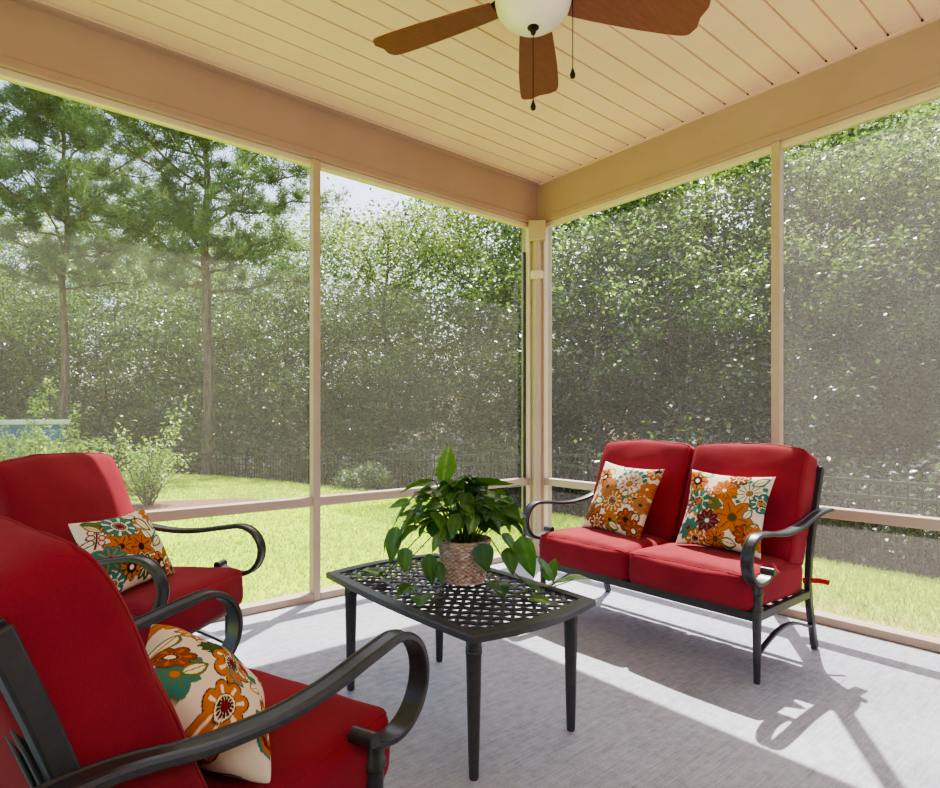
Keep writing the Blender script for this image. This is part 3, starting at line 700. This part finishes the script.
# ------------------------------------------------------------------ potted pothos in a wicker basket
pl = empty('potted_plant', 'trailing green leafy plant in a whitewashed wicker pot on the coffee table', 'plant', loc=(-2.046, -1.575, tz + .001), rz=D(50.4 - 90))
vs = []; fs = []; SEG = 96; ROW = 40; Hh = .168
for j in range(ROW + 1):
    t = j / ROW; z = Hh * t; r0 = .080 + .024 * t
    for k in range(SEG):
        a = 2 * PI * k / SEG; st = math.sin(a * 24); rw = math.sin(t * ROW / 2 * PI)
        r = r0 + .0042 * (1 if (math.floor(t * ROW / 2) % 2) else -1) * st + .0018 * abs(rw)
        if t > .94: r = r0 + .004 + .002 * math.sin(a * 40 + t * 60)
        if t < .04: r = r0 + .002
        vs.append((r * math.cos(a), r * math.sin(a), z))
for j in range(ROW):
    for k in range(SEG):
        k2 = (k + 1) % SEG; fs.append((j * SEG + k, j * SEG + k2, (j + 1) * SEG + k2, (j + 1) * SEG + k))
fs.append(tuple(reversed(range(SEG))))
b0 = len(vs)
for z, r in ((Hh, .09), (Hh - .03, .086)):
    for k in range(SEG): a = 2 * PI * k / SEG; vs.append((r * math.cos(a), r * math.sin(a), z))
for k in range(SEG):
    k2 = (k + 1) % SEG
    fs.append((ROW * SEG + k, ROW * SEG + k2, b0 + k2, b0 + k)); fs.append((b0 + k, b0 + k2, b0 + SEG + k2, b0 + SEG + k))
mb = MB(); mb.add(vs, fs); mb.build('wicker_pot', M['wicker'], pl, ang=60)
mb = MB(); mb.lathe([(.0, Hh - .035), (.085, Hh - .028), (.05, Hh - .015), (.0, Hh - .012)], 24); mb.build('soil', M['soil'], pl)
LV, LF, LT = [], [], []
def leaf(base, d, ln, wd, roll=0, droop=.25, fold=.18, tint=.3, kind='heart'):
    base = Vector(base); d = Vector(d).normalized()
    up = Vector((0, 0, 1)) if abs(d.z) < .93 else Vector((0, -1, .2))
    sd = d.cross(up).normalized(); nn = sd.cross(d).normalized()
    q = Matrix.Rotation(roll, 3, d); sd = q @ sd; nn = q @ nn
    nu, nv = 10, 3
    b = len(LV)
    for i in range(nu + 1):
        t = i / nu
        wv = (math.sin(PI * min(1, t ** (.55 if kind == 'heart' else .8))) ** .85) if 0 < t < 1 else 0.0
        if kind == 'heart' and i == 1: wv = max(wv, .62)
        for j in range(-nv, nv + 1):
            s = j / nv
            back = -.10 * ln * abs(s) * max(0, .35 - t) / .35 if kind == 'heart' else 0
            p = base + d * (t * ln + back) + sd * (s * wd / 2 * wv) + nn * (fold * abs(s) * wd / 2 * wv - droop * ln * t * t + .012 * ln * math.sin(9 * t + 3 * s))
            LV.append(p); LT.append(tint + (.22 if j == 0 else 0) + .1 * abs(s) ** 4)
    W = 2 * nv + 1
    for i in range(nu):
        for j in range(W - 1): LF.append((b + i * W + j, b + i * W + j + 1, b + (i + 1) * W + j + 1, b + (i + 1) * W + j))
stm = MB()
def stem(p0, p1, sag=.06, r=.0022):
    p0, p1 = Vector(p0), Vector(p1)
    pts = []
    for k in range(7):
        t = k / 6; p = p0.lerp(p1, t); p.z += sag * math.sin(PI * t); pts.append(p)
    stm.tube(pts, r, 5)
TIP = Vector
def named(base, tip, wd, **kw):
    b, t = Vector(base), Vector(tip)
    leaf(b, t - b, (t - b).length, wd, **kw)
# long lance-shaped leaves
named((-.088, -.006, .385), (-.064, -.006, .545), .085, roll=.5, droop=-.06, fold=.3, tint=.42, kind='lance'); stem((0, 0, .14), (-.088, -.006, .385), .0)
named((-.117, -.046, .405), (-.252, -.076, .372), .055, roll=.5, droop=.1, fold=.3, tint=.42, kind='lance'); stem((-.02, 0, .14), (-.117, -.046, .405), .03)
named((-.18, -.046, .36), (-.295, -.076, .232), .045, droop=.12, fold=.3, tint=.3, kind='lance'); stem((-.03, 0, .14), (-.18, -.046, .36), .06)
named((-.15, -.076, .335), (-.29, -.126, .172), .05, droop=.15, fold=.3, tint=.25, kind='lance'); stem((-.03, 0, .14), (-.15, -.076, .335), .06)
named((.0, -.06, .385), (.19, -.08, .412), .085, roll=-.5, droop=.1, fold=.15, tint=.0, kind='lance'); stem((.0, 0, .14), (.0, -.06, .385), .0)
named((.12, -.03, .33), (.215, -.026, .30), .07, droop=.1, tint=.3); stem((.02, 0, .14), (.12, -.03, .33), .05)
named((.16, 0.02, .36), (.25, 0, .40), .05, droop=.3, tint=.35, kind='lance'); stem((.02, 0, .14), (.16, .02, .36), .04)
# dome of leaves
r2 = random.Random(21)
for i in range(170):
    a = r2.uniform(0, 2 * PI); rad = r2.uniform(.02, .2) ; 
    hz = .205 + (.23 - rad * .55) * r2.uniform(.1, 1.05)
    px, py = rad * math.cos(a) * 1.08 - .01, rad * math.sin(a)
    if py < -.04 and hz < .235: hz += .05
    el = r2.uniform(-.55, .75) - rad * 1.8
    aa = a + r2.uniform(-.8, .8)
    leaf((px, py, hz), (math.cos(aa) * math.cos(el), math.sin(aa) * math.cos(el), math.sin(el)), r2.uniform(.06, .095), r2.uniform(.045, .068), roll=r2.uniform(-.7, .7), droop=r2.uniform(.1, .45), tint=r2.uniform(-.05, .5))
    if i % 2 == 0: stem((px * .25, py * .25, .14), (px, py, hz), .03, .002)
# vines that spill over the rim and lie on the lattice
def vine(pts, leaves, ln=.1):
    P = [Vector(p) for p in pts]; path = []
    for i in range(len(P) - 1):
        for k in range(5):
            t = k / 5; path.append(P[i].lerp(P[i + 1], t))
    path.append(P[-1]); stm.tube(path, .0023, 5)
    for (p, d, l, wd, tint) in leaves: leaf(p, d, l, wd, droop=.15, tint=tint, roll=r2.uniform(-.4, .4))
vine([(.05, -.05, .16), (.10, -.10, .19), (.16, -.15, .10), (.24, -.15, .02), (.34, -.12, .008), (.42, -.1, .03)],
     [((.165, -.13, .15), (.3, -.4, -1), .095, .075, .2), ((.22, -.13, .19), (.25, -.2, -1), .15, .085, .25), ((.15, -.12, .205), (.5, -.2, -.6), .085, .07, .35),
      ((.22, -.15, .035), (.5, -.6, -.05), .1, .08, .15), ((.29, -.09, .10), (.6, -.2, -.7), .11, .06, .3), ((.33, -.06, .02), (.3, .3, .9), .09, .06, .3), ((.36, -.1, .02), (.9, .1, .25), .1, .05, .45), ((.40, -.08, .03), (.9, -.1, .1), .09, .055, .5)])
vine([(.04, -.07, .16), (.07, -.12, .17), (.1, -.15, .08), (.14, -.18, .012), (.26, -.28, .008)],
     [((.07, -.125, .165), (.15, -.3, -1), .1, .085, .1), ((.12, -.15, .03), (.2, -.9, -.05), .11, .09, .12), ((.24, -.28, .012), (.7, -.5, .05), .085, .06, .45), ((.2, -.22, .012), (.8, .1, .15), .08, .055, .4)])
vine([(-.06, -.06, .16), (-.12, -.1, .2), (-.2, -.13, .12), (-.21, -.14, .02), (-.16, -.26, .01)],
     [((-.22, -.12, .15), (-.1, -.2, -1), .09, .065, .3), ((-.13, -.15, .13), (.1, -.2, -1), .11, .06, .2), ((-.19, -.14, .016), (-.4, -.7, .02), .1, .07, .3), ((-.14, -.25, .014), (-.1, -.9, .02), .1, .08, .32), ((-.26, -.09, .22), (-.2, -.3, -1), .13, .07, .25), ((-.1, -.14, .1), (.3, -.3, -.8), .08, .06, .2)])
vine([(-.07, -.02, .16), (-.16, -.02, .2), (-.27, 0, .08), (-.32, .02, .01), (-.38, .04, .008)],
     [((-.33, .0, .02), (-.7, .1, .3), .085, .055, .45), ((-.34, .03, .015), (.5, -.4, .5), .085, .06, .4), ((-.37, .04, .012), (-.8, -.1, .1), .075, .045, .5), ((-.29, 0, .2), (-.4, -.1, -.8), .1, .06, .25), ((-.33, -.03, .012), (.4, -.6, .2), .08, .06, .35)])
V = np.array([tuple(p) for p in LV]); V[:, 2] = np.maximum(V[:, 2], .004)
me = np_mesh('foliage', V, np.array(LF), {'tint': np.array(LT)})
finish(me, 'foliage', M['pothos'], pl, ang=180)
stm.build('stem', M['stem'], pl)

# ------------------------------------------------------------------ grounds
EDGE = [(2.0, -9), (2.03, -2.2), (2.2, 1.2), (2.1, 3.5), (1.75, 5.3), (1.2, 7.2), (.5, 10.2), (-1.0, 12.9), (-4, 15), (-9, 16.5), (-30, 18)]
FEN = [(3.2, -5), (3.2, 0), (3.2, 4.2), (2.6, 7.5), (1.6, 11.5), (-.5, 14.6), (-4, 17), (-9, 18.5)]
def sdist(P, line):
    """signed distance to a polyline (positive outside, to its right/up) for points (n,2)"""
    best = np.full(len(P), 1e9); sg = np.zeros(len(P))
    for a, b in zip(line, line[1:]):
        a = np.array(a); b = np.array(b); e = b - a
        t = np.clip(((P - a) @ e) / (e @ e), 0, 1); c = a + t[:, None] * e
        d = np.hypot(*(P - c).T); cr = e[0] * (P[:, 1] - a[1]) - e[1] * (P[:, 0] - a[0])
        m = d < best; best[m] = d[m]; sg[m] = np.where(cr[m] > 0, -1, 1)
    return best * sg
def ground_z(P):
    s = np.clip(sdist(P, EDGE), 0, None)
    return -.12 - np.clip(.62 * s * s / (s + .35), 0, 1.0)
gx = np.concatenate([np.arange(-40, -6, 2.), np.arange(-6, 6, .25), np.arange(6, 46, 2.)]); gy = np.concatenate([np.arange(-14, -5, 1.5), np.arange(-5, 17, .25), np.arange(17, 60, 2.)])
GX, GY = np.meshgrid(gx, gy, indexing='ij'); P = np.stack([GX.ravel(), GY.ravel()], 1)
s = sdist(P, EDGE); z = ground_z(P)
ix = np.arange(len(P)).reshape(len(gx), len(gy)); q = np.stack([ix[:-1, :-1], ix[1:, :-1], ix[1:, 1:], ix[:-1, 1:]], -1).reshape(-1, 4)
dry = np.clip(1.0 - (P[:, 0] - .15) / 1.15, 0, 1) * (P[:, 0] > 0) * (P[:, 1] < 0)
me = np_mesh('lawn', np.column_stack([P, z]), q, {'dry': dry})
lawn = finish(me, 'lawn', M['turf'], None, ang=180); me.materials.append(M['forestfloor'])
cen = P[q].mean(1); me.polygons.foreach_set('material_index', (sdist(cen, EDGE) > .55).astype(np.int32)); me.update()
tag(lawn, 'bright green lawn sloping off toward the woods', 'lawn', kind='structure')
# grass blades
nr = np.random.default_rng(5)
def scatter(n, x0, x1, y0, y1): return np.stack([nr.uniform(x0, x1, n), nr.uniform(y0, y1, n)], 1)
Q = np.vstack([scatter(26000, .16, 2.7, -4, .3), scatter(16000, .16, 2.7, .3, 4), scatter(30000, -4.5, 2.2, .16, 3), scatter(30000, -5, 2.2, 3, 9), scatter(9000, -6, 1.5, 9, 13)])
sd = sdist(Q, EDGE); near = (Q[:, 0] > 0) & (Q[:, 0] < 1.0) & (Q[:, 1] < 0)
keep = (sd < .5) & ~((Q[:, 0] > -3.4) & (Q[:, 0] < -.4) & (np.hypot((Q[:, 0] + 1.9) / 1.5, (Q[:, 1] - 5.6) / .9) < 1)) & ~(near & (nr.random(len(Q)) > .05 + Q[:, 0] * .85))
Q = Q[keep]; n = len(Q); z = ground_z(Q)
hgt = nr.uniform(.018, .045, n) * np.where(Q[:, 0] > .7, 1.15, .9); an = nr.uniform(0, 2 * PI, n); wd = nr.uniform(.0025, .005, n) * (1 + np.clip(Q[:, 1], 0, 12) * .1); ln = nr.uniform(-.03, .03, (n, 2))
B = np.column_stack([Q, z]); sdv = np.column_stack([np.cos(an), np.sin(an), np.zeros(n)]) * wd[:, None]
Tp = B + np.column_stack([ln, hgt])
tint = np.clip(nr.normal(.42, .2, n) + np.clip(1 - (Q[:, 0] - .15) / .8, 0, 1) * (Q[:, 0] > 0) * (Q[:, 1] < 0) * nr.uniform(0, .6, n), 0, 1)
me = np_mesh('grass', np.stack([B - sdv, B + sdv, Tp], 1).reshape(-1, 3), np.arange(3 * n).reshape(-1, 3), {'tint': np.repeat(tint, 3)})
o = finish(me, 'grass', M['grassblade'], None, smooth=False); tag(o, 'short sunlit grass of the lawn outside the screens', 'grass', kind='stuff')
# mulch bed under the shrubs
mb = MB(); ring = []
for k in range(40):
    a = 2 * PI * k / 40; r = 1 + .12 * math.sin(3 * a + 1) + .06 * math.sin(7 * a)
    ring.append((-1.9 + 1.5 * r * math.cos(a), 5.6 + .9 * r * math.sin(a), -.118))
vs = [(-1.9, 5.6, -.06)] + [(-1.9 + (x + 1.9) * .7, 5.6 + (y - 5.6) * .7, -.075) for x, y, z in ring] + ring
fs = [(0, 1 + k, 1 + (k + 1) % 40) for k in range(40)] + [(1 + k, 41 + k, 41 + (k + 1) % 40, 1 + (k + 1) % 40) for k in range(40)]
mb.add(vs, fs); tag(mb.build('mulch_bed', M['mulch']), 'brown bark mulch bed under the young shrub on the lawn', 'mulch bed', kind='structure')

# iron fence at the edge of the woods
fe = empty('metal_fence', 'black metal picket fence along the edge of the woods', 'fence')
posts = []
for a, b in zip(FEN, FEN[1:]):
    L = math.hypot(b[0] - a[0], b[1] - a[1]); k = max(1, round(L / 2.4))
    for i in range(k): posts.append((a[0] + (b[0] - a[0]) * i / k, a[1] + (b[1] - a[1]) * i / k))
posts.append(FEN[-1])
pz = ground_z(np.array(posts)); TOP = 1.2
for i, (x, y) in enumerate(posts):
    mb = MB(); mb.box(x - .03, x + .03, y - .03, y + .03, pz[i] - .15, pz[i] + TOP + .05); mb.build('post', M['fence'], fe, smooth=False)
    if i + 1 < len(posts):
        x2, y2 = posts[i + 1]; L = math.hypot(x2 - x, y2 - y); a = math.atan2(y2 - y, x2 - x)
        Mx = Matrix.Translation((x, y, pz[i])) @ Matrix.Rotation(a, 4, 'Z')
        mb = MB()
        for zz in (.1, TOP - .18, TOP - .03): mb.box(.03, L - .03, -.014, .014, zz, zz + .035, Mx)
        kk = int(L / .105)
        for j in range(1, kk): mb.box(j * L / kk - .007, j * L / kk + .007, -.007, .007, .04, TOP, Mx)
        mb.build('picket_panel', M['fence'], fe, smooth=False)

# ------------------------------------------------------------------ trees
def leaf_cloud(C, spread, size, per, g, flat=.35, jit=.35):
    """leaves (folded diamonds) gathered round the points C; returns V, F, tint"""
    n = len(C) * per
    c = np.repeat(C, per, 0) + g.normal(0, 1, (n, 3)) * np.array(spread)
    d = g.normal(0, 1, (n, 3)); d[:, 2] = d[:, 2] * .6 - .25; d /= np.linalg.norm(d, axis=1)[:, None]
    up = g.normal(0, flat, (n, 3)) + np.array([0, 0, 1.]); sdv = np.cross(d, up); sdv /= np.linalg.norm(sdv, axis=1)[:, None] + 1e-9
    nn = np.cross(sdv, d)
    L = (size * g.uniform(1 - jit, 1 + jit, n))[:, None]
    b = c; t = c + d * L; m = c + d * L * .45
    w = L * .3
    V = np.stack([b, m - sdv * w + nn * L * .08, t, m + sdv * w + nn * L * .08], 1).reshape(-1, 3)
    i = np.arange(n)[:, None] * 4
    F = np.hstack([i, i + 1, i + 2, i + 3])
    ct = np.repeat(np.clip(g.normal(.45, .16, len(C)), 0, 1), per)
    return V, F, np.repeat(np.clip(ct + g.normal(0, .16, n), 0, 1), 4)
def limb(mb, p0, p1, r0, r1, g, wob=.06, n=6):
    p0, p1 = np.array(p0), np.array(p1); L = np.linalg.norm(p1 - p0); pts = []
    for k in range(n + 1):
        t = k / n; p = p0 + (p1 - p0) * t + g.normal(0, wob * L, 3) * math.sin(PI * t) * .6
        pts.append(Vector(p))
    mb.tube(pts, [r0 + (r1 - r0) * k / n for k in range(n + 1)], 6)
    return [np.array(p) for p in pts]
def broadleaf(seed, H, R, nb, per, size, low=.12, trunk=.09, stems=1, spread=.3, matl='leaf'):
    """a leafy tree of height H: trunk with branches (one mesh) and crown (one mesh), around the origin"""
    g = np.random.default_rng(seed); mb = MB(); C = []
    for s in range(stems):
        a0 = g.uniform(0, 2 * PI); lean = .0 if stems == 1 else .25
        top = np.array([math.cos(a0) * lean * H * .5, math.sin(a0) * lean * H * .5, H * (.93 if stems == 1 else g.uniform(.6, .9))])
        tp = limb(mb, (g.normal(0, .02), g.normal(0, .02), -.2), top, trunk / math.sqrt(stems), .012, g, .03, 9)
        for i in range(nb // stems):
            t = low + (1 - low) * ((i + .5) / (nb // stems)); k = t * (len(tp) - 1); p = tp[int(k)] + (tp[min(int(k) + 1, len(tp) - 1)] - tp[int(k)]) * (k % 1)
            prof = math.sin(PI * min(1, (1 - t) * .78 + .16)) ** .8
            a = i * 2.4 + g.uniform(-.5, .5); r = R * prof * g.uniform(.75, 1.15)
            e = p + np.array([math.cos(a) * r, math.sin(a) * r, r * g.uniform(.1, .55)])
            bp = limb(mb, p, e, trunk * .3 * (1 - t * .6), .008, g, .07, 5)
            for q in bp[2:]: C.append(q)
            for _ in range(4): C.append(bp[g.integers(2, 6)] + g.normal(0, spread * 1.2, 3))
        C.append(tp[-1]); C.append(tp[-2])
    C = np.array(C); C = C[C[:, 2] > .05 * H]
    V, F, T = leaf_cloud(C, (spread, spread, spread * .7), size, per, g)
    V[:, 2] = np.maximum(V[:, 2], .03)
    T = T * (.3 + .7 * np.clip(V[:, 2] / H, 0, 1) ** .8) * (.5 if H < 3 else .78 if H < 6 else 1.2)          # woodland shade put into the tint: lower leaves and smaller plants darker
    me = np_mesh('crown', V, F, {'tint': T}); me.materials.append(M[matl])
    return me, mb
def plant(name, seed, matl, barkm, args):
    root = empty(name)
    me, mb = broadleaf(seed, *args, matl=matl)
    o = bpy.data.objects.new('crown', me); COL.objects.link(o); o.parent = root
    mb.build('trunk', M[barkm], root)
    return root
# prototypes (each is used once itself, then copied)
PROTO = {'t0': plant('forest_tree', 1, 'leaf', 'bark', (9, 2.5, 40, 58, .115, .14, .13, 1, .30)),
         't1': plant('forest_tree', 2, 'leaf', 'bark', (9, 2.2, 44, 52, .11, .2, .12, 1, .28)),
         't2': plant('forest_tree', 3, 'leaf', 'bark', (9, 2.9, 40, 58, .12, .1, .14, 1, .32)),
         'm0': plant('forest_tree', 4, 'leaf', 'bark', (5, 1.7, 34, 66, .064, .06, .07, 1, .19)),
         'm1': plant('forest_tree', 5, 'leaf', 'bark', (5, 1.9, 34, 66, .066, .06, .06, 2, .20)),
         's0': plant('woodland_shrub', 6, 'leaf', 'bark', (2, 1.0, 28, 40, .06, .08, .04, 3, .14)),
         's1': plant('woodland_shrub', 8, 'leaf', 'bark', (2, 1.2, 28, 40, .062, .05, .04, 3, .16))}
HP = {'t': 9., 'm': 5., 's': 2.}
used = set()
ORD = ['first', 'second', 'third', 'fourth', 'fifth', 'sixth', 'seventh', 'eighth', 'ninth', 'tenth', 'eleventh', 'twelfth', 'thirteenth', 'fourteenth', 'fifteenth', 'sixteenth']
ROWS = [
 ('s', 'low shrub among those right behind the metal fence', 'shrubs behind the fence',
  [(-6.83, 18.89, 1.9), (-5.35, 19.33, 2.27), (-3.67, 17.65, 1.71), (-1.63, 17.05, 1.81), (0.42, 15.25, 2.11), (1.74, 12.77, 2.43), (2.85, 10.28, 2.38), (3.45, 7.37, 1.66), (3.85, 5.02, 1.78), (4.31, 3.78, 1.91), (4.05, 1.84, 1.82), (4.05, 0.56, 2.27), (4.1, -0.36, 1.54), (4.65, -1.14, 1.52), (4.38, -2.02, 2.12), (4.56, -2.83, 1.88)]),
 ('m', 'smaller leafy tree in the front row of the woods', 'front row of woodland trees',
  [(-6.76, 21.52, 4.72), (-5.03, 22.11, 4.47), (-2.95, 20.52, 5.23), (-0.34, 17.96, 4.85), (1.75, 15.5, 4.82), (3.69, 12.3, 4.36), (4.34, 8.84, 4.08), (5.61, 6.73, 5.06), (5.68, 3.87, 6.15), (5.96, 1.83, 5.1), (6.67, 0.57, 5.26), (7.39, -0.36, 4.0), (7.77, -1.32, 4.07), (8.12, -2.77, 3.55)]),
 ('t', 'tall leafy tree in the middle row of the woods', 'middle row of woodland trees',
  [(-6.91, 27.09, 8.24), (-3.98, 25.67, 8.4), (-0.74, 22.79, 7.74), (2.24, 20.34, 7.85), (4.31, 15.57, 6.82), (6.24, 12.39, 8.39), (7.01, 8.9, 7.25), (8.47, 6.1, 9.05), (9.12, 3.39, 7.72), (9.95, 1.75, 8.21), (10.46, 0.29, 7.48), (11.1, -0.99, 7.56), (13.04, -2.97, 7.02)]),
 ('t', 'tallest leafy tree in the rear row of the woods', 'rear row of woodland trees',
  [(-6.78, 32.04, 9.47), (-3.87, 31.04, 10.41), (-0.8, 28.8, 10.71), (2.42, 25.77, 10.72), (5.49, 21.46, 10.04), (8.13, 16.94, 9.18), (9.88, 12.95, 10.11), (11.49, 9.5, 12.8), (12.82, 6.24, 12.02), (13.99, 4.07, 11.49), (15.87, 2.23, 11.64), (17.14, 0.25, 10.99), (18.1, -2.16, 10.06)])]
rt = random.Random(9)
for kind, lab, grp, L in ROWS:
    keys = [k for k in PROTO if k[0] == kind]
    gz = ground_z(np.array([(x, y) for x, y, h in L]))
    for i, (x, y, h) in enumerate(L):
        k = keys[i % len(keys)]
        o = PROTO[k] if k not in used else copy_tree(PROTO[k]); used.add(k)
        if y > 9: h *= {'s': 1.35, 'm': 1.4, 't': 1.06}[kind]     # denser growth at the far end of the lawn
        s = h / HP[kind]
        o.location = (x, y, gz[i]); o.rotation_euler = (0, 0, rt.uniform(0, 6.28)); o.scale = (s * rt.uniform(.95, 1.15), s * rt.uniform(.95, 1.15), s)
        tag(o, lab + ', ' + ORD[i] + ' from the left', 'shrub' if kind == 's' else 'tree', grp)
# dense leafy thicket filling the woods further back: nobody could count these
g = np.random.default_rng(77)
cs = []
for a, b in zip(FEN, FEN[1:]):
    L = math.hypot(b[0] - a[0], b[1] - a[1]); nx, ny = (b[1] - a[1]) / L, -(b[0] - a[0]) / L
    k = int(L * 32); t = g.random(k); off = g.uniform(7, 17, k) ; hz = g.uniform(-1, 5.2 if b[1] > 7 else 4.2, k) + off * .12
    cs.append(np.column_stack([a[0] + (b[0] - a[0]) * t + nx * off, a[1] + (b[1] - a[1]) * t + ny * off, hz]))
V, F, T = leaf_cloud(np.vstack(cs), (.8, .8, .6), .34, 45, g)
me = np_mesh('forest_thicket', V, F, {'tint': T * np.clip(.1 + V[:, 2] * .08, .02, .6)}); me.materials.append(M['leaf'])  # thicket tint falls toward the ground, painting in the deep woodland shade
o = bpy.data.objects.new('forest_thicket', me); COL.objects.link(o); tag(o, 'dense dark leafy growth deep in the woods behind the trees', 'woods', kind='stuff')

# two pines on the edge of the lawn
def pine(name, label, x, y, H, seed, low, R, tr):
    g = np.random.default_rng(seed); mb = MB()
    root = empty(name, label, 'pine tree', loc=(x, y, float(ground_z(np.array([(x, y)]))[0])), group='pines at the edge of the lawn')
    tp = limb(mb, (0, 0, -.2), (g.normal(0, .1), g.normal(0, .1), H), tr, .02, g, .006, 14)
    C = []; A = []
    nb = 46
    for i in range(nb):
        t = low + (.985 - low) * (i / (nb - 1)); k = t * (len(tp) - 1); p = tp[int(k)] + (tp[min(int(k) + 1, len(tp) - 1)] - tp[int(k)]) * (k % 1)
        f = (1 - t) / (1 - low); r = R * (.28 + .72 * min(1, f * 1.6)) * (1 if f < .85 else .8) * g.uniform(.7, 1.1)
        a = i * 2.4 + g.uniform(-.4, .4)
        e = p + np.array([math.cos(a) * r, math.sin(a) * r, r * g.uniform(.05, .5)])
        bp = limb(mb, p, e, tr * .28 * (.5 + f * .5), .012, g, .06, 7)
        for j in range(2, 8):
            q = bp[j]
            for _ in range(3):
                e2 = q + np.array([g.normal(0, .38), g.normal(0, .38), g.uniform(-.05, .4)])
                if g.random() < .6: mb.tube([Vector(q), Vector((q + e2) / 2 + np.array([0, 0, .03])), Vector(e2)], [.009, .007, .004], 4)
                for tt in (.55, .8, 1.0): C.append(q + (e2 - q) * tt + g.normal(0, .05, 3)); A.append(e2 - q)
    C = np.array(C); A = np.array(A); A /= np.linalg.norm(A, axis=1)[:, None] + 1e-6
    per = 30; n = len(C) * per
    c = np.repeat(C, per, 0) + g.normal(0, .05, (n, 3)); d = np.repeat(A, per, 0) * .5 + g.normal(0, .6, (n, 3)); d[:, 2] += .15; d /= np.linalg.norm(d, axis=1)[:, None]
    sv = np.cross(d, g.normal(0, 1, (n, 3))); sv /= np.linalg.norm(sv, axis=1)[:, None] + 1e-9
    L = g.uniform(.14, .26, n)[:, None]; w = .0105
    V = np.stack([c - sv * w, c + sv * w, c + d * L], 1).reshape(-1, 3)
    T = np.repeat(np.repeat(np.clip(g.normal(.45, .2, len(C)), 0, 1), per), 3)
    me = np_mesh('needle_crown', V, np.arange(3 * n).reshape(-1, 3), {'tint': T}); me.materials.append(M['needle'])
    o = bpy.data.objects.new('needle_crown', me); COL.objects.link(o); o.parent = root
    mb.build('trunk', M['pinebark'], root)
    return root
pine('pine_tree', 'tall pine with a bare straight trunk standing at the lawn edge behind the young shrub', .75, 11.7, 11.5, 31, .42, 2.9, .17)
pine('pine_tree', 'slender pine farther back at the far left against open sky', -1.75, 15.4, 12.0, 35, .47, 2.5, .14)

# young sunlit shrubs near the porch
def young_shrub(label, x, y, z, seed, H, R, n, per, size, spikes, lm='bushleaf'):
    g = np.random.default_rng(seed); mb = MB(); C = []
    root = empty('young_shrub', label, 'shrub', loc=(x, y, z))
    for i in range(n):
        a = i * 2.4; r = R * math.sqrt((i + .5) / n) * g.uniform(.8, 1.1); h = H * (1 - .35 * (i / n)) * g.uniform(.75, 1.0)
        bp = limb(mb, (g.normal(0, .03), g.normal(0, .03), 0), (math.cos(a) * r, math.sin(a) * r, h), .014, .004, g, .05, 7)
        for j in range(3, 8):
            C.append(bp[j] + g.normal(0, .05, 3))
    for (dx, dy, h) in spikes:
        bp = limb(mb, (0, 0, 0), (dx, dy, h), .012, .003, g, .04, 12)
        for j in range(5, 13): C.append(bp[j])
    V, F, T = leaf_cloud(np.array(C), (.06, .06, .05), size, per, g)
    me = np_mesh('foliage', V, F, {'tint': T}); me.materials.append(M[lm])
    o = bpy.data.objects.new('foliage', me); COL.objects.link(o); o.parent = root
    mb.build('branch', M['bark'], root)
young_shrub('small open sunlit shrub with a tall sprig standing in the mulch bed', -1.737, 5.724, -.09, 41, .95, .52, 26, 13, .055, [(.35, -.3, 1.38), (.25, -.15, 1.1), (-.3, .2, 1.05)])
young_shrub('wide sunlit shrub behind the farther armchair, spiky shoots on top', -2.95, 7.0, -.09, 43, 1.1, 1.0, 64, 26, .06, [(.2, .1, 1.72), (.05, .1, 1.5), (-.55, .5, 1.45), (-.7, .3, 1.3), (.5, 0, 1.3)])
young_shrub('pale green low shrub at the lawn edge in front of the fence, behind the plant', 1.95, 6.2, -.35, 45, .6, .5, 40, 26, .07, [], 'needle')

# small blue-and-white building half hidden by the wide shrub
sh = empty('garden_shed', 'small blue and white outbuilding mostly hidden behind the wide shrub', 'shed', loc=(-3.2, 13.5, -.12), rz=D(8))
mb = MB(); mb.box(-1.1, 1.1, -.7, .7, 0, 1.12); mb.build('wall', M['shed_blue'], sh)
mb = MB(); mb.box(-1.2, 1.2, -.8, .8, 1.12, 1.22); mb.box(-1.16, -1.06, -.75, .75, 0, 1.13); mb.build('white_trim', M['shed_white'], sh, bevel=.01)
